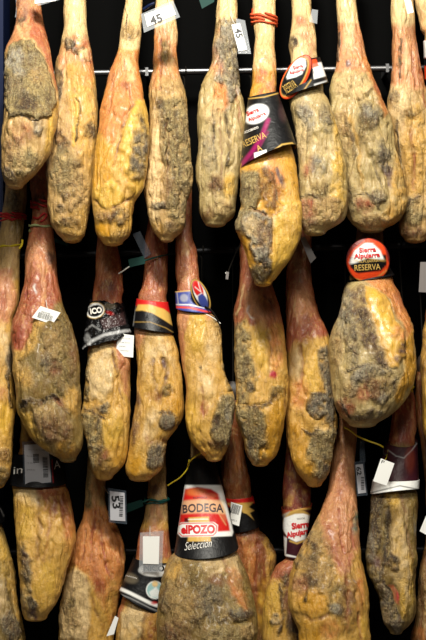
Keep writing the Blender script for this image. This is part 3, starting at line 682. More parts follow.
ring_cord(h, 205, 'redcord', .0035, slope=2, loops=2, gap=5, name='red_net_cord')
strand(h, [(31,203),(33,208),(38,206)], 'redcord', .003, 'red_net_cord')
strand(h, [(33,217),(38,219),(43,213),(47,214),(45,219),(40,222)], 'redcord', .004, 'red_net_cord')
ring_cord(h, 226.5, 'greencord', .004, slope=.5, name='pale_green_tie')
strand(h, [(30,229),(29,232),(32,231)], 'greencord', .003, 'pale_green_tie')
card(h, [40.5,306,60.5,312.5,52.5,324.5,32,317.5], mat='card', dy=-.004, texts=[('barcode','greyink',46,312.6,9,1.8,17,.01)], bars=[(38,314,53,319.5,16,1,17)], tie=(48,309,46,300), tilt=.1)
card(h, [54,238,68,243,68,246.5,54,242], mat='teal', Y=.24, name='green_tag')

h = make_ham('ham with a crumpled black label and small white tag, in the middle row',
 [(235,98,117),(245,97,117.5),(260,96,120),(275,96.5,122),(290,94,124),(305,91,125),(320,89,127),(345,88,128.5),(360,86.7,130),(380,85.4,130.5),(400,84,130.5),(412,81.5,130.5),(425,81,129.5),(440,86,128),(455,88.5,127),(465,90,124.5),(472,93,118),(477,97,111)],
 'fat', [('P','rose',[80,150,140,150,140,350,116,352,108,335,88,350,80,350],4,1,0,0),('E','pink',(105,268,7,20),6,.6),('E','red',(115,285,5,14),4,.6),('E','purple',(108,285,7,6),4,.5),('P','pink',[110,330,130,330,130,400,122,380,116,350],4,1),('E','rose',(121,365,4,18,-8),3,.6),
 ('P','cream',[92,348,104,335,112,350,114,385,104,400,90,400,86,370],5,.85,2,.1),('L','brown',[1.2,108,336,113,356,118,376,124,400],1.6,.6,-3),('L','olive',[1.5,90,350,88,375,86,400],2.5,.7),
 ('E','grey',(104,408,6,5),3,.95),('E','dark',(92,412,8,6),4,.5),('L','dark',[1,84,408,96,416,106,420,110,417],1.2,.7,-4),('P','mould',[82,414,96,416,104,425,98,450,94,470,88,460,86,436],4,.85,2,.9),('E','dark',(97,424,5,5),3,.6),
 ('E','yolk',(112,430,10,20,10),5,1,3,0),('E','gold',(116,452,10,12),6,.6,0,0),('E','brown',(104,462,8,10),6,.6,0,.6),('E','dark',(100,444,4,10),4,.5),('E','rust',(106,455,3,6),3,.4),('E','olive',(90,425,6,10),4,.5)],
 2, yf=0.07, group=G2, seed=13, top=175, bands=[dict(q=((91,299),(123.5,303),(82.5,348),(130.5,333)), sag=(1,1), crumple=.0045, mat='crinkle', base='black', label='crumpled black label with a pale oval logo',
  regs=[('E','lgold',(95,310.5,9.8,8,-15),.7,1),('E','white',(95,310.5,9.2,7.4,-15),.7,1),('E','black',(95.5,310.8,7.8,5.8,-15),.7,1),('L','silver',[1.5,80,352,92,341,104,335,118,332,132,330],1.2,.85),('E','lred',(110,313,4,2,20),1,.5),('L','silver',[.8,86,330,92,325,100,330],1.5,.5),('E','grey',(110,306,6,3),2,.5),('P','purple',[100,320,124,312,126,324,104,330],2,.5),('E','silver',(87,338,3,5),2,.5)],
  texts=[('ICO','whiteink',96,310.5,12,6.2,-10,.05)])])
card(h, [117.5,333,134,335.5,133.2,357.5,116,355.5], mat='card', dy=-.012, texts=[('jamon curado','greyink',125.2,338.5,11,1.2,6,0),('lote 2114','greyink',125,342.5,9,1.2,6,0),('peso','greyink',122.5,346.5,6,1.2,6,0),('consumir','greyink',124.5,350.5,9,1.2,6,0)], tie=(124,334,120,327))

h = make_ham('ham with red, yellow and black ribbon collar and round grey spot',
 [(225,148,169),(240,145,167.5),(255,145,168),(270,144,167.5),(285,142.4,167.5),(297,138,168),(315,135,170),(328,134,171),(340,135,175),(350,136.5,177.6),(365,137,180),(380,137.4,182.8),(400,136,184),(410,134,184),(420,132,182.6),(430,130,174.5),(440,129.5,167.5),(450,128.6,165.5),(460,126,164),(468,124,162.7),(475,126,156),(479,133,146)],
 'fat', [('P','rose',[120,150,190,150,190,310,120,310],5,1,0,0),('E','red',(155,250,8,20),6,.5),('P','pink',[130,320,156,320,146,335,138,350,130,345],4,1),('E','brown',(150,336,6,5),4,.4),
 ('P','cream',[144,340,158,330,172,345,176,370,160,352,150,365,142,380],6,.5,1,0),('L','purple',[2,163,358,168,372,164,388,160,402],2.6,.6,-4),('L','purple',[1.6,152,360,154,380,158,398],2.4,.5,-3),('E','rust',(154,396,8,5),5,.5),('L','brown',[1.2,144,340,140,360,140,385],2,.4,-2),
 ('E','gold',(172,405,9,22),6,.6,1,0),('E','olive',(168,390,6,4,-50),3,.6),('E','grey',(166,421,8,9),1.6,1,2,.6),('L','dark',[1,158,412,168,410,175,417,178,425],1.2,.7,-2),
 ('P','brown',[130,380,138,385,140,420,134,445,128,440,128,410],4,.6,0,.2),('E','cream',(150,428,8,18,15),6,.7,1,0),('E','brown',(160,441,9,4,-10),3,.6,-3),('E','grey',(156,455,9,14,20),4,.85,0,.8),('E','dark',(157,448,5,5),4,.5),('E','gold',(134,464,8,12),6,.6),('E','rust',(148,440,4,5),3,.4)],
 2, yf=0.08, group=G2, seed=14, top=160, bands=[dict(q=((136.5,298.5),(168,302),(132.5,326.5),(174,333)), sag=(1,1), base='black', label='ribbon collar in red, yellow and black',
  regs=[('P','lred',[130,290,180,290,180,318,168,316,150,306,130,306],.8,1),('P','lgold',[138,304.5,150,304.5,164,309,176,318,176,328,164,320,152,313,142,310.5,135,311],.8,1),('L','silver',[.7,135,306,134,316,133,325],.8,.7),('L','lgold',[.4,132,322,150,322,166,328,176,334],.6,.5)])])
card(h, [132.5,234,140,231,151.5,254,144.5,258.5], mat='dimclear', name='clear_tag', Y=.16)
card(h, [128,259.5,143.5,256,145.5,263.5,129.5,267.5], mat='teal', name='green_ribbon', Y=.155)
strand(h, [(118,274,.15),(123,271,.15),(130,266,.15)], 'whitecord', .0028, 'white_string')
strand(h, [(143,261,.155),(150,259,.18),(160,256,.2),(171,254,.25)], 'tealcord', .003, 'green_tie')

h = make_ham('yellow brown ham with a blue collar and round red and blue badge',
 [(230,176,192),(240,175.3,193),(250,175,197.5),(265,175.2,198),(280,176,199),(295,176,202),(310,176,212),(320,177,219),(340,179,220.8),(360,181.4,222.8),(380,184,227.5),(390,184.8,232),(400,185,234),(410,184.5,233),(425,186,230.5),(440,190,229.5),(450,197.7,227),(455,202,224.5),(459,209,220)],
 'fat', [('P','rose',[165,150,230,150,230,300,165,300],5,1,0,0),('E','cream',(186,248,4,6),3,.6),('E','pink',(186,275,7,16),5,.5),('P','pink',[170,300,196,300,184,330,184,360,186,400,178,380,174,320],4,1),('E','rose',(180,345,3,16),3,.5),('E','pink',(208,312,10,8),6,.5),  # small cream ellipse high on the neck is a painted highlight
 ('E','yolk',(198,330,8,22),6,1,2,0),('E','cream',(212,345,8,20),7,.5),('E','olive',(218,320,5,12),4,.5),('E','dark',(200.5,367,2,2),1,.9,-2),('E','cream',(206,385,9,22,-8),6,.5,1),('E','rose',(204,408,4,7,10),3,.7),('L','rust',[1,200,385,204,400,203,418],1.5,.5,-3),
 ('E','yolk',(192,425,7,22,-10),5,.7),('L','brown',[1,196,428,206,440,212,452],1.6,.4,-3),('P','mould',[222,395,236,396,234,420,230,445,224,448,214,440,212,425,216,412],4,1,3,1),('E','dark',(216,424,4,9,15),3,.8,-3),('E','dark',(221,447,5,5),4,.5),('E','brown',(214,444,7,6),4,.5,0,.5),('E','gold',(206,450,7,6),4,.7),('E','lgrey',(228,412,3,10),3,.6),('L','olive',[2,222,330,226,365,230,390],3,.7)],
 2, yf=0.05, group=G2, seed=15, top=165, bands=[dict(q=((175,291.5),(203.5,286),(176,308.5),(212,312)), sag=(1,2), base='lblue', label='blue collar with orange edges and a round badge',
  regs=[('L','lgold',[.7,168,292.5,190,290.5,204,287],.7,1),('L','lor',[.5,168,290.8,190,289,204,286],.6,.8),('L','white',[.5,175,304.5,190,304.8,210,309],.6,1),('L','lor',[.9,175,307,190,307.6,212,313],.8,1),('E','silver',(184,298,4,4),2,.6),('L','silver',[.5,177,293,178.5,305],.7,.8)])])
Yb = float(ham_at(h, 296)[2]) - .07
badge_disc(h, 200.5, 295.5, 8.3, 18, -24, Yb, 0.5, [('E','lgold',(200.5,295.5,7.9,17.4,-24),.5,1),('E','black',(200.5,295.5,6.9,16,-24),.5,1),('E','white',(200,293.5,5.6,13,-24),.6,1),('E','lred',(198,289,4.6,9,-24),.7,1),('E','lblue',(203,301,4.2,8,-24),.8,1),
  ('L','white',[.4,195,287,201,292,198,282],.5,.8),('L','white',[.4,196,297,202,293],.5,.8)], lab='oval badge in red, white and blue')
strand(h, [(198,312,Yb),(208,315,Yb),(215,319,Yb),(221,324,Yb)], 'whitecord', .0025, 'loose_strap')
strand(h, [(204,306,Yb),(212,311,Yb),(216,317,Yb),(220,326,Yb)], 'hangcord', .004, 'loose_strap')
h = make_ham('ham with raw pink neck and tiny magenta ink spot, in the middle row',
 [(235,241,262),(250,239.5,264),(265,240.6,267),(285,240,272),(295,238,275),(305,235,277.5),(317,233,281),(330,233,284),(340,234,286),(360,235,288),(380,236,288.6),(400,236,288),(408,234,287),(418,234,285),(428,239.4,283),(440,244,280),(450,245.5,278),(458,248,274),(464,253,266)],
 'fat', [('P','rose',[220,150,300,150,300,330,278,322,262,332,246,318,234,330,220,330],4,1,0,0),('P','pink',[244,292,262,288,270,320,258,332,246,318],4,1,1),('E','red',(254,322,5,5),3,.7),('E','red',(268,312,4,14,-10),4,.5),('L','purple',[1.5,262,290,270,305,276,318],2,.5,-3),('L','white',[.8,250,306,248,312,254,318],1.2,.5),('L','cream',[1.2,244,286,241,300,236,314],1.6,.6,1),
 ('P','mould',[234,325,244,320,252,340,256,380,250,400,240,405,236,370],5,.9,0,.8),('E','yolk',(262,348,9,22,-6),7,1,2,0),('E','orange',(276,345,8,26),7,.6,0,0),('L','brown',[1.2,266,332,270,352,268,372],2.4,.4,-3),('E','dark',(250,387,6,5),3,.7),('E','dark',(246,370,5,9),5,.4),
 ('E','mag',(271.5,375,4,4),1.8,.9,0,0),('E','olive',(276,392,7,6,-30),4,.7),('L','dark',[1.8,246,408,258,409,268,403,278,395],2.4,.55,-4),('P','mould',[234,404,262,412,268,430,266,452,256,464,248,455,242,430],4,.95,-1,.9),('E','olive',(256,425,8,14),6,.6),('E','dark',(250,442,5,8),4,.5),
 ('E','gold',(275,425,8,28,8),5,1,2,0),('E','gold',(266,455,8,9),5,.6),('E','fat',(256,398,10,6),5,.6,2,.2)],
 2, yf=0.06, group=G2, seed=16, top=180)
strand(h, [(241,244,.16),(237,250,.16),(232,262,.16),(228.5,271,.16),(227,277,.16)], 'hangcord', .0028, 'dark_string')
strand(h, [(225,273,.158),(229,274,.158)], 'whitecord', .003, 'dark_string')
card(h, [226.2,271.5,229,272,228.2,279.5,225.6,279], mat='silver', name='string_end', Y=.155)

h = make_ham('ham with a round dark crusty patch low on its right side',
 [(235,297,312),(250,294,311.5),(260,290,310.5),(270,286.5,311),(285,285.6,312),(300,285.6,315),(315,286,318.5),(325,286.2,324),(335,286,328),(350,286.8,330),(370,287.5,330.5),(390,287,333),(405,286,334.5),(420,285.6,338),(432,286,337),(445,287.5,333),(460,291.5,331.5),(472,296.5,329.5),(480,303,325),(485,309,320)],
 'fat', [('P','rose',[275,150,345,150,345,335,318,336,306,344,298,340,286,352,275,350],4,1,0,0),('E','brown',(300,262,10,22),6,.6),('E','pink',(302,305,9,18),6,1),('E','red',(306,325,7,10),4,.5),('E','red',(292,330,5,10),4,.5),('L','cream',[.9,296,290,294,310,300,325],1.4,.4,1),('E','red',(322,332,5,5),3,.7),
 ('P','yolk',[304,340,318,336,320,370,316,410,304,400],6,.6,2,0),('L','rust',[1.6,300,345,303,365,301,382,297,396],2,.5,-4),('E','cream',(296,365,6,18),5,.7,2,0),('E','orange',(300,395,9,14),7,.5),
 ('P','grey',[318,350,326,345,332,370,336,410,336,438,326,420,326,390,318,372],4,.85,0,.9),('E','dark',(319,405,12,14,5),2,.9,0,1),('E','lgrey',(320,405,9,11),5,.55,0,1),('E','cream',(322,432,9,8,-20),5,.6,2,.2),('L','dark',[1.1,300,430,312,434,322,431],1.4,.6,-3),
 ('E','gold',(298,445,9,24,-12),6,.7,2,0),('P','mould',[312,432,336,430,332,460,326,480,318,484,312,470,306,450],4,.85,0,.9),('E','dark',(324,465,5,10),4,.7),('E','olive',(318,442,5,6),4,.6),('E','gold',(310,468,6,9),4,.6)],
 2, yf=0.13, group=G2, seed=17, top=185)
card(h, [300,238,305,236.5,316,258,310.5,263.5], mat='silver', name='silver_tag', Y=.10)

h = make_ham('large broad ham with a red and black Sierra Alpujarra oval badge',
 [(232,357,383),(250,355,384),(265,350,388),(285,345.5,394),(300,341.6,402),(318,338,409.5),(326,334,412.5),(335,331,414.5),(350,329.5,415.2),(370,330,415),(385,331.6,412.5),(395,333.6,407.5),(405,335.5,401),(415,340,391),(421,345.5,380),(425,352,371)],
 'mould', [('P','brown',[340,180,400,180,400,262,340,262],4,1,0,0),('P','orange',[364,280,398,276,414,330,414,372,402,352,404,330,392,300,380,292],4,1,0,0),('P','rose',[390,278,400,284,408,312,402,310],3,.5),
 ('P','fat',[364,286,376,290,388,300,400,330,404,356,396,366,388,366,382,346,374,325,368,305],2.4,1,6,-.2),('L','yolk',[5,372,296,384,320,392,345],5,1,1,-.2),('P','gold',[404,340,415,330,415,380,398,404,394,398,404,372],3,1,0,.1),('E','orange',(396,333,7,8),4,.6,0,.2),('E','purple',(401,348,5,6),3,.8,-2),('E','purple',(397,360,5,5),3,.6),
 ('P','purple',[346,290,362,286,370,318,382,350,388,366,376,364,366,352,358,330,352,310],4,.6,-1,.6),('E','lgrey',(345,315,7,24,8),6,.5),('E','grey',(352,335,6,30,-5),6,.6),('E','dark',(365,325,4,16,-15),4,.5),('E','dark',(378,350,6,9,-30),5,.5),('E','tan',(336,350,6,20),5,.6),
 ('L','dark',[1.6,346,372,358,366,372,364,386,368],2,.65,-5),('P','lgrey',[350,378,362,366,378,366,386,372,376,376,360,384,350,398],3,.7,1,.9),('E','grey',(372,372,9,5,-10),3,.6),('E','brown',(376,388,16,13),8,.75,0,.6),('E','rose',(362,394,9,8),6,.5),('E','olive',(388,384,8,12),6,.5),
 ('L','dark',[1.4,388,368,396,378,394,396],2,.6,-3),('E','rust',(346,407,10,10),5,.75,0,.2),('E','dark',(368,415,16,6,-10),5,.5),('L','dark',[1.2,342,398,344,410,350,418],2,.6,-3),('E','lgrey',(384,398,6,4,-30),3,.4),('E','tan',(350,388,6,8),5,.5)],
 2, yf=0, group=G2, seed=18, top=170, bands=[dict(q=((356,262),(384,258),(347,282),(394,275)), sag=(1,1), depth=1.0, base='black', label='black collar strap')])
Yb = float(ham_at(h, 262)[2]) - float(ham_at(h, 262)[1])*sc(.2)*1.1 - .052
o_, sf = badge_disc(h, 368, 260.5, 22, 22.5, -8, Yb, 0, [('E','lor',(368,260.5,21,22,-8),.6,1),('P','lwine',[340,230,400,230,400,256,388,262,384,244,368,238,352,250,346,262,340,262],1.5,.8),('P','black',[350,258,386,254,387,265,381,271,357,273.5,350,267],1.5,1),
  ('P','white',[365,243,372,243,380,250,384,259,376,259,368,258,352,264,349,263,354,251],.9,1),('L','lgold',[.5,347,270,352,278,364,281,376,278,387,270],.6,.9),('L','lgold',[.4,350,262,366,258.5,386,261],.6,.7)], name='oval_badge', dome=.02, lab='orange and black oval badge with white crest')
for s_, m_, *a_ in (('Sierra','redink',367.5,249.5,17,5,-4,.035),('Alpujarra','redink',367,256,26,6,-4,.035),('ALPUJARRA','goldink',368.5,261.6,20,3.2,-3,0),('RESERVA','goldink',367.5,267.2,26,6,-3,.01)):
    V_, Fs = lay_text(sf, s_, *a_); link('printed_lettering', vf_mesh('printed_lettering', V_ - h.org, Fs), M[m_], o_)

h = make_ham('yellow sliver of a ham with grey tag at the right edge',
 [(250,434,452),(270,432,454),(290,429,458),(310,426,464),(330,423.5,470),(360,421.5,474),(400,421,474),(430,422,470),(446,428,460)],
 'fat', [('P','rose',[410,150,480,150,480,320,410,320],5,1,0,0),('E','brown',(424,350,4,30),4,.5),('E','yolk',(424,420,5,20),4,.6)], 2, yf=0.12, yb=.375, group=G2, seed=19, top=190)
card(h, [420.5,262,440,262,438,293,418.5,292], mat='silver', Y=.12)

# ================================================================== bottom row
h = make_ham('mottled dark and yellow ham cut off at the bottom left corner',
 [(490,-26,-10),(505,-27,-5),(515,-29,-2),(528,-32,2.5),(540,-34,6),(555,-36,10.5),(575,-38,14.5),(600,-40,19),(620,-40,21.5),(640,-40,24.5),(655,-38,24),(672,-28,10)],
 'olive', [('E','yolk',(4,560,5,30,-12),5,.7,0,.3),('L','fat',[2,10,560,16,590,20,620],2,.7,1,.1),('E','grey',(10,625,9,12),4,.8),('E','dark',(14,632,6,12),4,.7),('E','cream',(3,600,5,20),4,.4),('L','dark',[1.6,6,580,12,610,8,640],2,.5,-3)],
 3, yf=0.08, group=G3, seed=20, top=430, bands=[dict(q=((-28,498),(2,500),(-34,524),(5,521)), base='black', sag=(1,1), label='black collar', regs=[('L','silver',[.5,0,508,4,516],.8,.6)])])

h = make_ham('yellow ham with a black wrap and grey barcode tag in plastic',
 [(440,20,48),(455,14,52),(470,12,58),(482,12.5,66),(500,13,71.6),(520,15,75),(540,15.6,76),(555,17,72.5),(575,19,66),(590,21,62),(603,20.6,57),(612,22,50),(618,26,46)],
 'fat', [('P','rust',[10,440,80,440,80,520,66,545,60,500,54,520,44,500,36,496,30,488,10,486],5,.8,0,0),('E','cream',(28,496,13,10,20),6,.8,2,0),('L','pink',[1.6,44,482,46,495,45,508],1.6,.8,3),('L','rust',[1.8,56,484,62,505,68,530],2.5,.7,-3),('E','orange',(70,535,6,20),5,.6),('E','rose',(45,490,9,10),5,.5),
 ('E','yolk',(26,525,8,26),6,.7,1,0),('L','brown',[2,38,500,40,530,36,560],3,.45,-4),('L','rust',[1.6,50,500,50,530,44,560],3,.4,-3),('E','purple',(24,557,5,9,-20),3,.85,0,.7),('E','grey',(27,572,5,12),4,.7),('E','dark',(22,548,4,6),3,.4),
 ('E','yolk',(46,585,11,24,15),6,.7,0,0),('E','mould',(26,595,6,10),4,.6),('E','dark',(30,608,10,8,20),4,.7,-2,.7),('E','purple',(34,615,7,4,20),3,.6)],
 3, yf=0.05, group=G3, seed=21, top=395, bands=[dict(q=((12,452),(62,449),(10.5,483),(66.5,483)), sag=(1,1), base='black', regs=[('L','lred',[.6,52,460,53,482],.6,.8)],
  texts=[('in','whiteink',18,470,9,7,-8,.0,0,.2),('A','whiteink',57,464.5,6.5,8,-15,.0,0,.2)])])
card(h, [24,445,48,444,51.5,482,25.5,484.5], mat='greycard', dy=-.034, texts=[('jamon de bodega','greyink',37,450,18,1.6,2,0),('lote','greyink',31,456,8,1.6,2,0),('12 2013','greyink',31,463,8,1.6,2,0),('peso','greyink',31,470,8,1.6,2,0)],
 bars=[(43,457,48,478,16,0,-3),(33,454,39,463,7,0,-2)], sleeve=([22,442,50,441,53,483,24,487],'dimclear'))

h = make_ham('reddish fibrous ham with a grey 53 tag, in the bottom row',
 [(455,88,105.5),(480,86.5,105),(500,85.2,105),(510,84.5,107),(520,82.5,113),(530,78.5,119),(545,73,123.5),(560,68,125.5),(580,65,123),(600,62.5,118),(620,60,116),(640,58,114),(660,62,112),(675,75,100)],
 'fat', [('P','tan',[60,380,130,380,130,510,60,510],6,1,0,.2),('E','orange',(96,490,5,20),4,.5),('L','olive',[1.4,90,475,89,500,86,520],1.6,.5),('P','orange',[80,508,112,506,126,545,124,600,112,625,100,600,92,580,78,566,68,566,74,540],5,1,0,.1),
 ('L','red',[1.2,96,512,92,535,90,560],1.8,.7,-2),('L','red',[1.4,104,516,108,540,118,562],2,.7,-3),('L','rust',[1.2,100,520,104,550,112,575],1.6,.6,-3),('L','blood',[1,110,520,118,540,122,560],1.6,.6,-3),('L','rust',[1,86,530,84,548,80,560],1.6,.6,-2),('E','orange',(104,570,6,18,-12),5,.5),
 ('E','red',(98,575,5,20,-10),5,.5),('E','orange',(106,548,12,30),8,1,0,0),('P','cream',[66,572,80,568,90,585,88,640,58,640],4,1,3,.1),('L','red',[1.4,100,530,103,552,112,580],2,.7,-3),('L','brown',[1.6,86,580,94,605,104,630],2.5,.5,-3),('E','olive',(72,605,5,14),5,.6),('E','tan',(72,622,10,14),6,.5),('E','fat',(112,600,8,20,10),6,.6)],
 3, yf=0.17, group=G3, seed=22, top=410)
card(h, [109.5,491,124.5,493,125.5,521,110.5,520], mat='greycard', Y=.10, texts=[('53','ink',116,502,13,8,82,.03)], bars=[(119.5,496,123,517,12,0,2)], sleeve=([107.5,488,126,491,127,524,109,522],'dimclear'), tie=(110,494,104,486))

h = make_ham('ham with a black NICO collar and blank card in a clear sleeve',
 [(470,149,166),(480,148.7,165.5),(500,146,167.6),(520,143.7,169),(535,139,170),(550,137,171),(560,133,170),(580,125,168),(600,119,165),(620,117,164),(640,116,162),(660,118,160),(675,128,148)],
 'fat', [('P','tan',[120,380,190,380,190,520,120,520],6,1,0,.2),('P','rose',[120,530,190,530,190,560,120,560],6,1),('E','pink',(156,520,8,16),5,.6),('E','purple',(156,490,6,6),4,.4),('P','rose',[112,590,130,592,124,606,118,620,112,615],3,1),('P','cream',[120,612,134,602,146,612,140,640,118,650],5,.8,2,.1),('P','rust',[144,610,170,615,170,650,146,650],6,.6),('L','brown',[1.5,146,612,142,628,144,645],2,.6,-4)],
 3, yf=0.10, group=G3, seed=23, top=415, bands=[dict(q=((134,556),(174,560),(119.5,590),(163,613)), sag=(1,1), base='black', label='black collar with white stripe and round picture',
  regs=[('L','white',[1.7,114,586,130,593,150,603,172,611],.8,1),('L','silver',[.6,114,592,130,598,150,608,172,617],.7,.6),('E','white',(158,569,19,7.5,-4),.8,1),('E','black',(160,560,18,6,-4),.8,1),('E','grey',(130,578,8,5,20),3,.5),('E','white',(155,590,9,9),.6,1),('E','sky',(155,590,8,8),.6,1),('E','cream',(155,584,3,3),1,1),('P','white',[149,592,156,587,161,593,160,597,151,597],1,.8),('E','lred',(154,603,3,1.5),1,.8)],
  texts=[('NICO','ink',154,568,21,6,2,.04),('JAMON','whiteink',131,577,12,1.8,15,.0)])])
card(h, [142.8,536.5,159.5,536.5,158.8,564,143,563.5], mat='card', Y=.07, name='blank_card', sleeve=([140,533,163.5,531,162,572,139,572],'clear'), tie=(150,537,150,526))
card(h, [115,616,118.5,618,114,634,106.5,636], mat='card', Y=.05, name='paper_strip')
ring_cord(h, 499, 'tealcord', .0042, slope=.5, name='teal_tie')
ring_cord(h, 501.5, 'tealcord', .0025, slope=-1, name='teal_tie')
card(h, [127,504,142,499.5,143.5,506,127.5,512.5], mat='teal', Y=.17, name='green_ribbon')
strand(h, [(142,502,.17),(147,500.5,.18),(150,499,.18)], 'tealcord', .003, 'teal_tie')

h = make_ham('biggest ham, olive grey below a cone shaped BODEGA label',
 [(455,190,213),(470,189,215),(490,186,219),(520,182,228),(548,177,236),(560,168,241),(575,162.5,247.5),(590,159.5,251.5),(605,158.5,255),(620,158,258),(640,158.5,258),(655,162,255),(668,172,246),(676,185,230)],
 'olive', [('P','tan',[160,380,240,380,240,560,160,560],4,1,0,.3),('P','cream',[196,552,236,550,242,568,236,580,226,570,214,580,204,566],5,.75,1,.1),('L','brown',[1.6,222,556,228,572,236,590,246,610],2.4,.6,-4),('E','orange',(238,590,6,26,-20),5,.55,2,.1),('E','fat',(172,570,8,10),5,.8,0,.2),('E','tan',(185,600,20,25),12,.6,0,.6),
 ('E','olive',(194,580,6,10),5,.6),('E','grey',(210,600,14,18),9,.55),('E','dark',(240,615,14,5,-15),4,.7),('L','dark',[1.8,222,622,236,616,252,612],2,.6,-4),('E','lgrey',(236,612,6,3),3,.6),('E','brown',(218,580,9,6),5,.6),('E','brown',(175,632,14,12),7,.6,0,.6),('E','dark',(196,622,5,8),5,.5),('E','mould',(222,636,18,10),7,.7),('E','dark',(166,600,4,14),4,.4),('E','tan',(248,632,8,8),4,.6)],
 3, yf=-0.09, group=G3, seed=24, top=425, flat=.72, split=552, bands=[dict(q=((189,456),(214,456),(174.5,551),(238.5,546)), sag=(1,4), base='black', depth=1.06, label='cone shaped black label with a red and white panel',
  regs=[('P','white',[183.5,485,222,485,233.5,532,232,536,206,537,178,533.5,176,531],.8,1),('P','lred',[185,489,197,487,211,489,219,494,229,524,230,531,214,532,178,531,180,514],1.2,1),('E','orange',(196,492,10,4),3,.6),('E','pink',(223,514,3,8,-12),3,.5),('E','white',(221,498,2,6,-20),2,.6),('P','pale',[181,501,200,499,224,500,226,514,204,513,181,514],2.5,.62),('E','pink',(210,496,7,3),2,.4),('L','cream',[.5,210,500,226,525],.8,.5),
   ('P','lgold',[188.5,517.5,209,516.5,211,541.5,187,541.5],.6,1),('P','black',[184.5,518,189,518,188,541,183.5,541],.7,.8),('P','white',[178,525,181,522.5,214,522,218,525,217.5,533,214,536.5,181,537,177.5,533.5],.7,1),
   ('L','lred',[.5,179,525,182,523.6,213,523,216.6,526,216,532.5,213,535.4,182,536,179,533],.5,1),('P','white',[188,519,208,518.6,208.4,519.6,188,520],.5,.9)],
  texts=[('BODEGA','bodegaink',203,507.5,41,8.5,-1,.02,1.2),('elPOZO','redink',198,529.2,34,9,-1,.05),('Selección','whiteink',198.5,544.5,27,8,-8,-.01,0,.35),('SALAMANCA','bodegaink',200,497.5,14,1.6,-1,0)])])
strand(h, [(192,461),(188.5,459.5),(189,464),(187,470),(180,478),(173,482),(167,486)], 'yellowcord', .0026, 'yellow_string', Y=.19)
strand(h, [(203,452,.13),(197,455,.12),(192,459,.13),(188.5,463,.15),(187.5,467,.18)], 'yellowcord', .0028, 'yellow_string')

h = make_ham('brown red ham half hidden right of the BODEGA label, with barcode sticker',
 [(455,221,245),(480,221,250),(500,224,253),(515,226,256),(528,228,261),(540,229,269.5),(550,230,275.5),(560,230,277),(580,231,275),(600,232,272),(620,233,270),(645,238,266),(660,246,262)],
 'brown', [('P','rust',[210,380,270,380,270,500,210,500],6,.8),('E','orange',(236,470,5,18),5,.5,0,0),('P','rust',[226,526,264,524,270,560,262,620,240,620],6,.8,0,0),('E','orange',(250,560,7,26,-10),6,.5,0,0),('L','fat',[3,266,540,272,555,268,590],3,.8,1,0),('L','blood',[1.6,260,540,258,560,256,590],2.5,.6,-4),('E','yolk',(262,605,5,24),4,.5)],
 3, yf=0.25, group=G3, seed=25, top=400, bands=[dict(q=((223.5,496.5),(253,495),(228,530),(260.5,524)), sag=(1,2), base='black', label='red, yellow and black ribbon collar',
  regs=[('P','lred',[220,490,262,490,262,503,240,504,230,507,220,507],.7,1),('P','lgold',[226,503,240,503,254,502,249,507,254.5,510.5,250,513,254,520,247,514,241,512,232,508],.7,1)])])
card(h, [231,502,242.5,505.5,239,526,230.5,523], mat='card', name='barcode_sticker', dy=-.022, bars=[(231.5,505,240.5,514,9,1,16)], texts=[('0021','greyink',233.5,520,6,1.6,16,0)])

h = make_ham('slim ham with dark red neck and white Sierra Alpujarra shield label',
 [(450,286,302),(465,285,306),(480,283.5,309.5),(500,282.5,311),(520,283,312),(540,283.5,311),(556,283,310),(566,276.5,310),(576,271.5,310),(590,266.5,306),(605,263.5,303),(620,262.7,303),(640,262.5,303),(655,268,298),(668,276,292)],
 'fat', [('P','blood',[270,380,330,380,330,562,270,562],5,.85,0,0),('E','pink',(300,470,4,10),3,.4),('P','rose',[262,556,320,556,320,570,296,580,280,578,268,584],5,1),('P','dark',[280,575,300,568,310,580,310,640,290,640,284,610],6,.7,0,.4),('P','yolk',[264,590,274,580,280,590,278,620,266,640],5,.7,1,0),('E','lgrey',(275,620,5,6),3,.6),('L','dark',[1.4,278,585,284,610,278,635],2,.6,-3),('E','rust',(290,600,6,18),5,.5)],
 3, yf=0.13, group=G3, seed=26, top=400, bands=[dict(q=((281.5,508),(312,503),(284.5,555),(303,558)), sag=(1,1), base='lwine', label='dark red neck label with a white shield',
  regs=[('P','red',[278,500,318,498,318,508,300,509,281,515],.8,1),('L','lgold',[.9,281,516,298,509.5,316,508],1,.9),('P','silver',[282,515,290,511,286,522],1.5,.6),('E','lgold',(298.5,525,16.2,15,0),.8,.7),
   ('P','white',[282,528,284,518,295,514,303,513.5,312,516,314,526,310,538,303,540,296,542,288,538],.8,1),('P','white',[283.5,536,287,538,286,554,297,556.6,298,558,284,556],.6,.9),('L','lgold',[.8,290,541,297,543.5,304,540.5],.8,.9)],
  texts=[('Sierra','redink',300.5,525,18,6.6,-9,.045),('Alpujarra','redink',299,533.5,26,7.4,-12,.045),('DESDE','bodegaink',301,518.5,8,1.4,-6,.0)])])

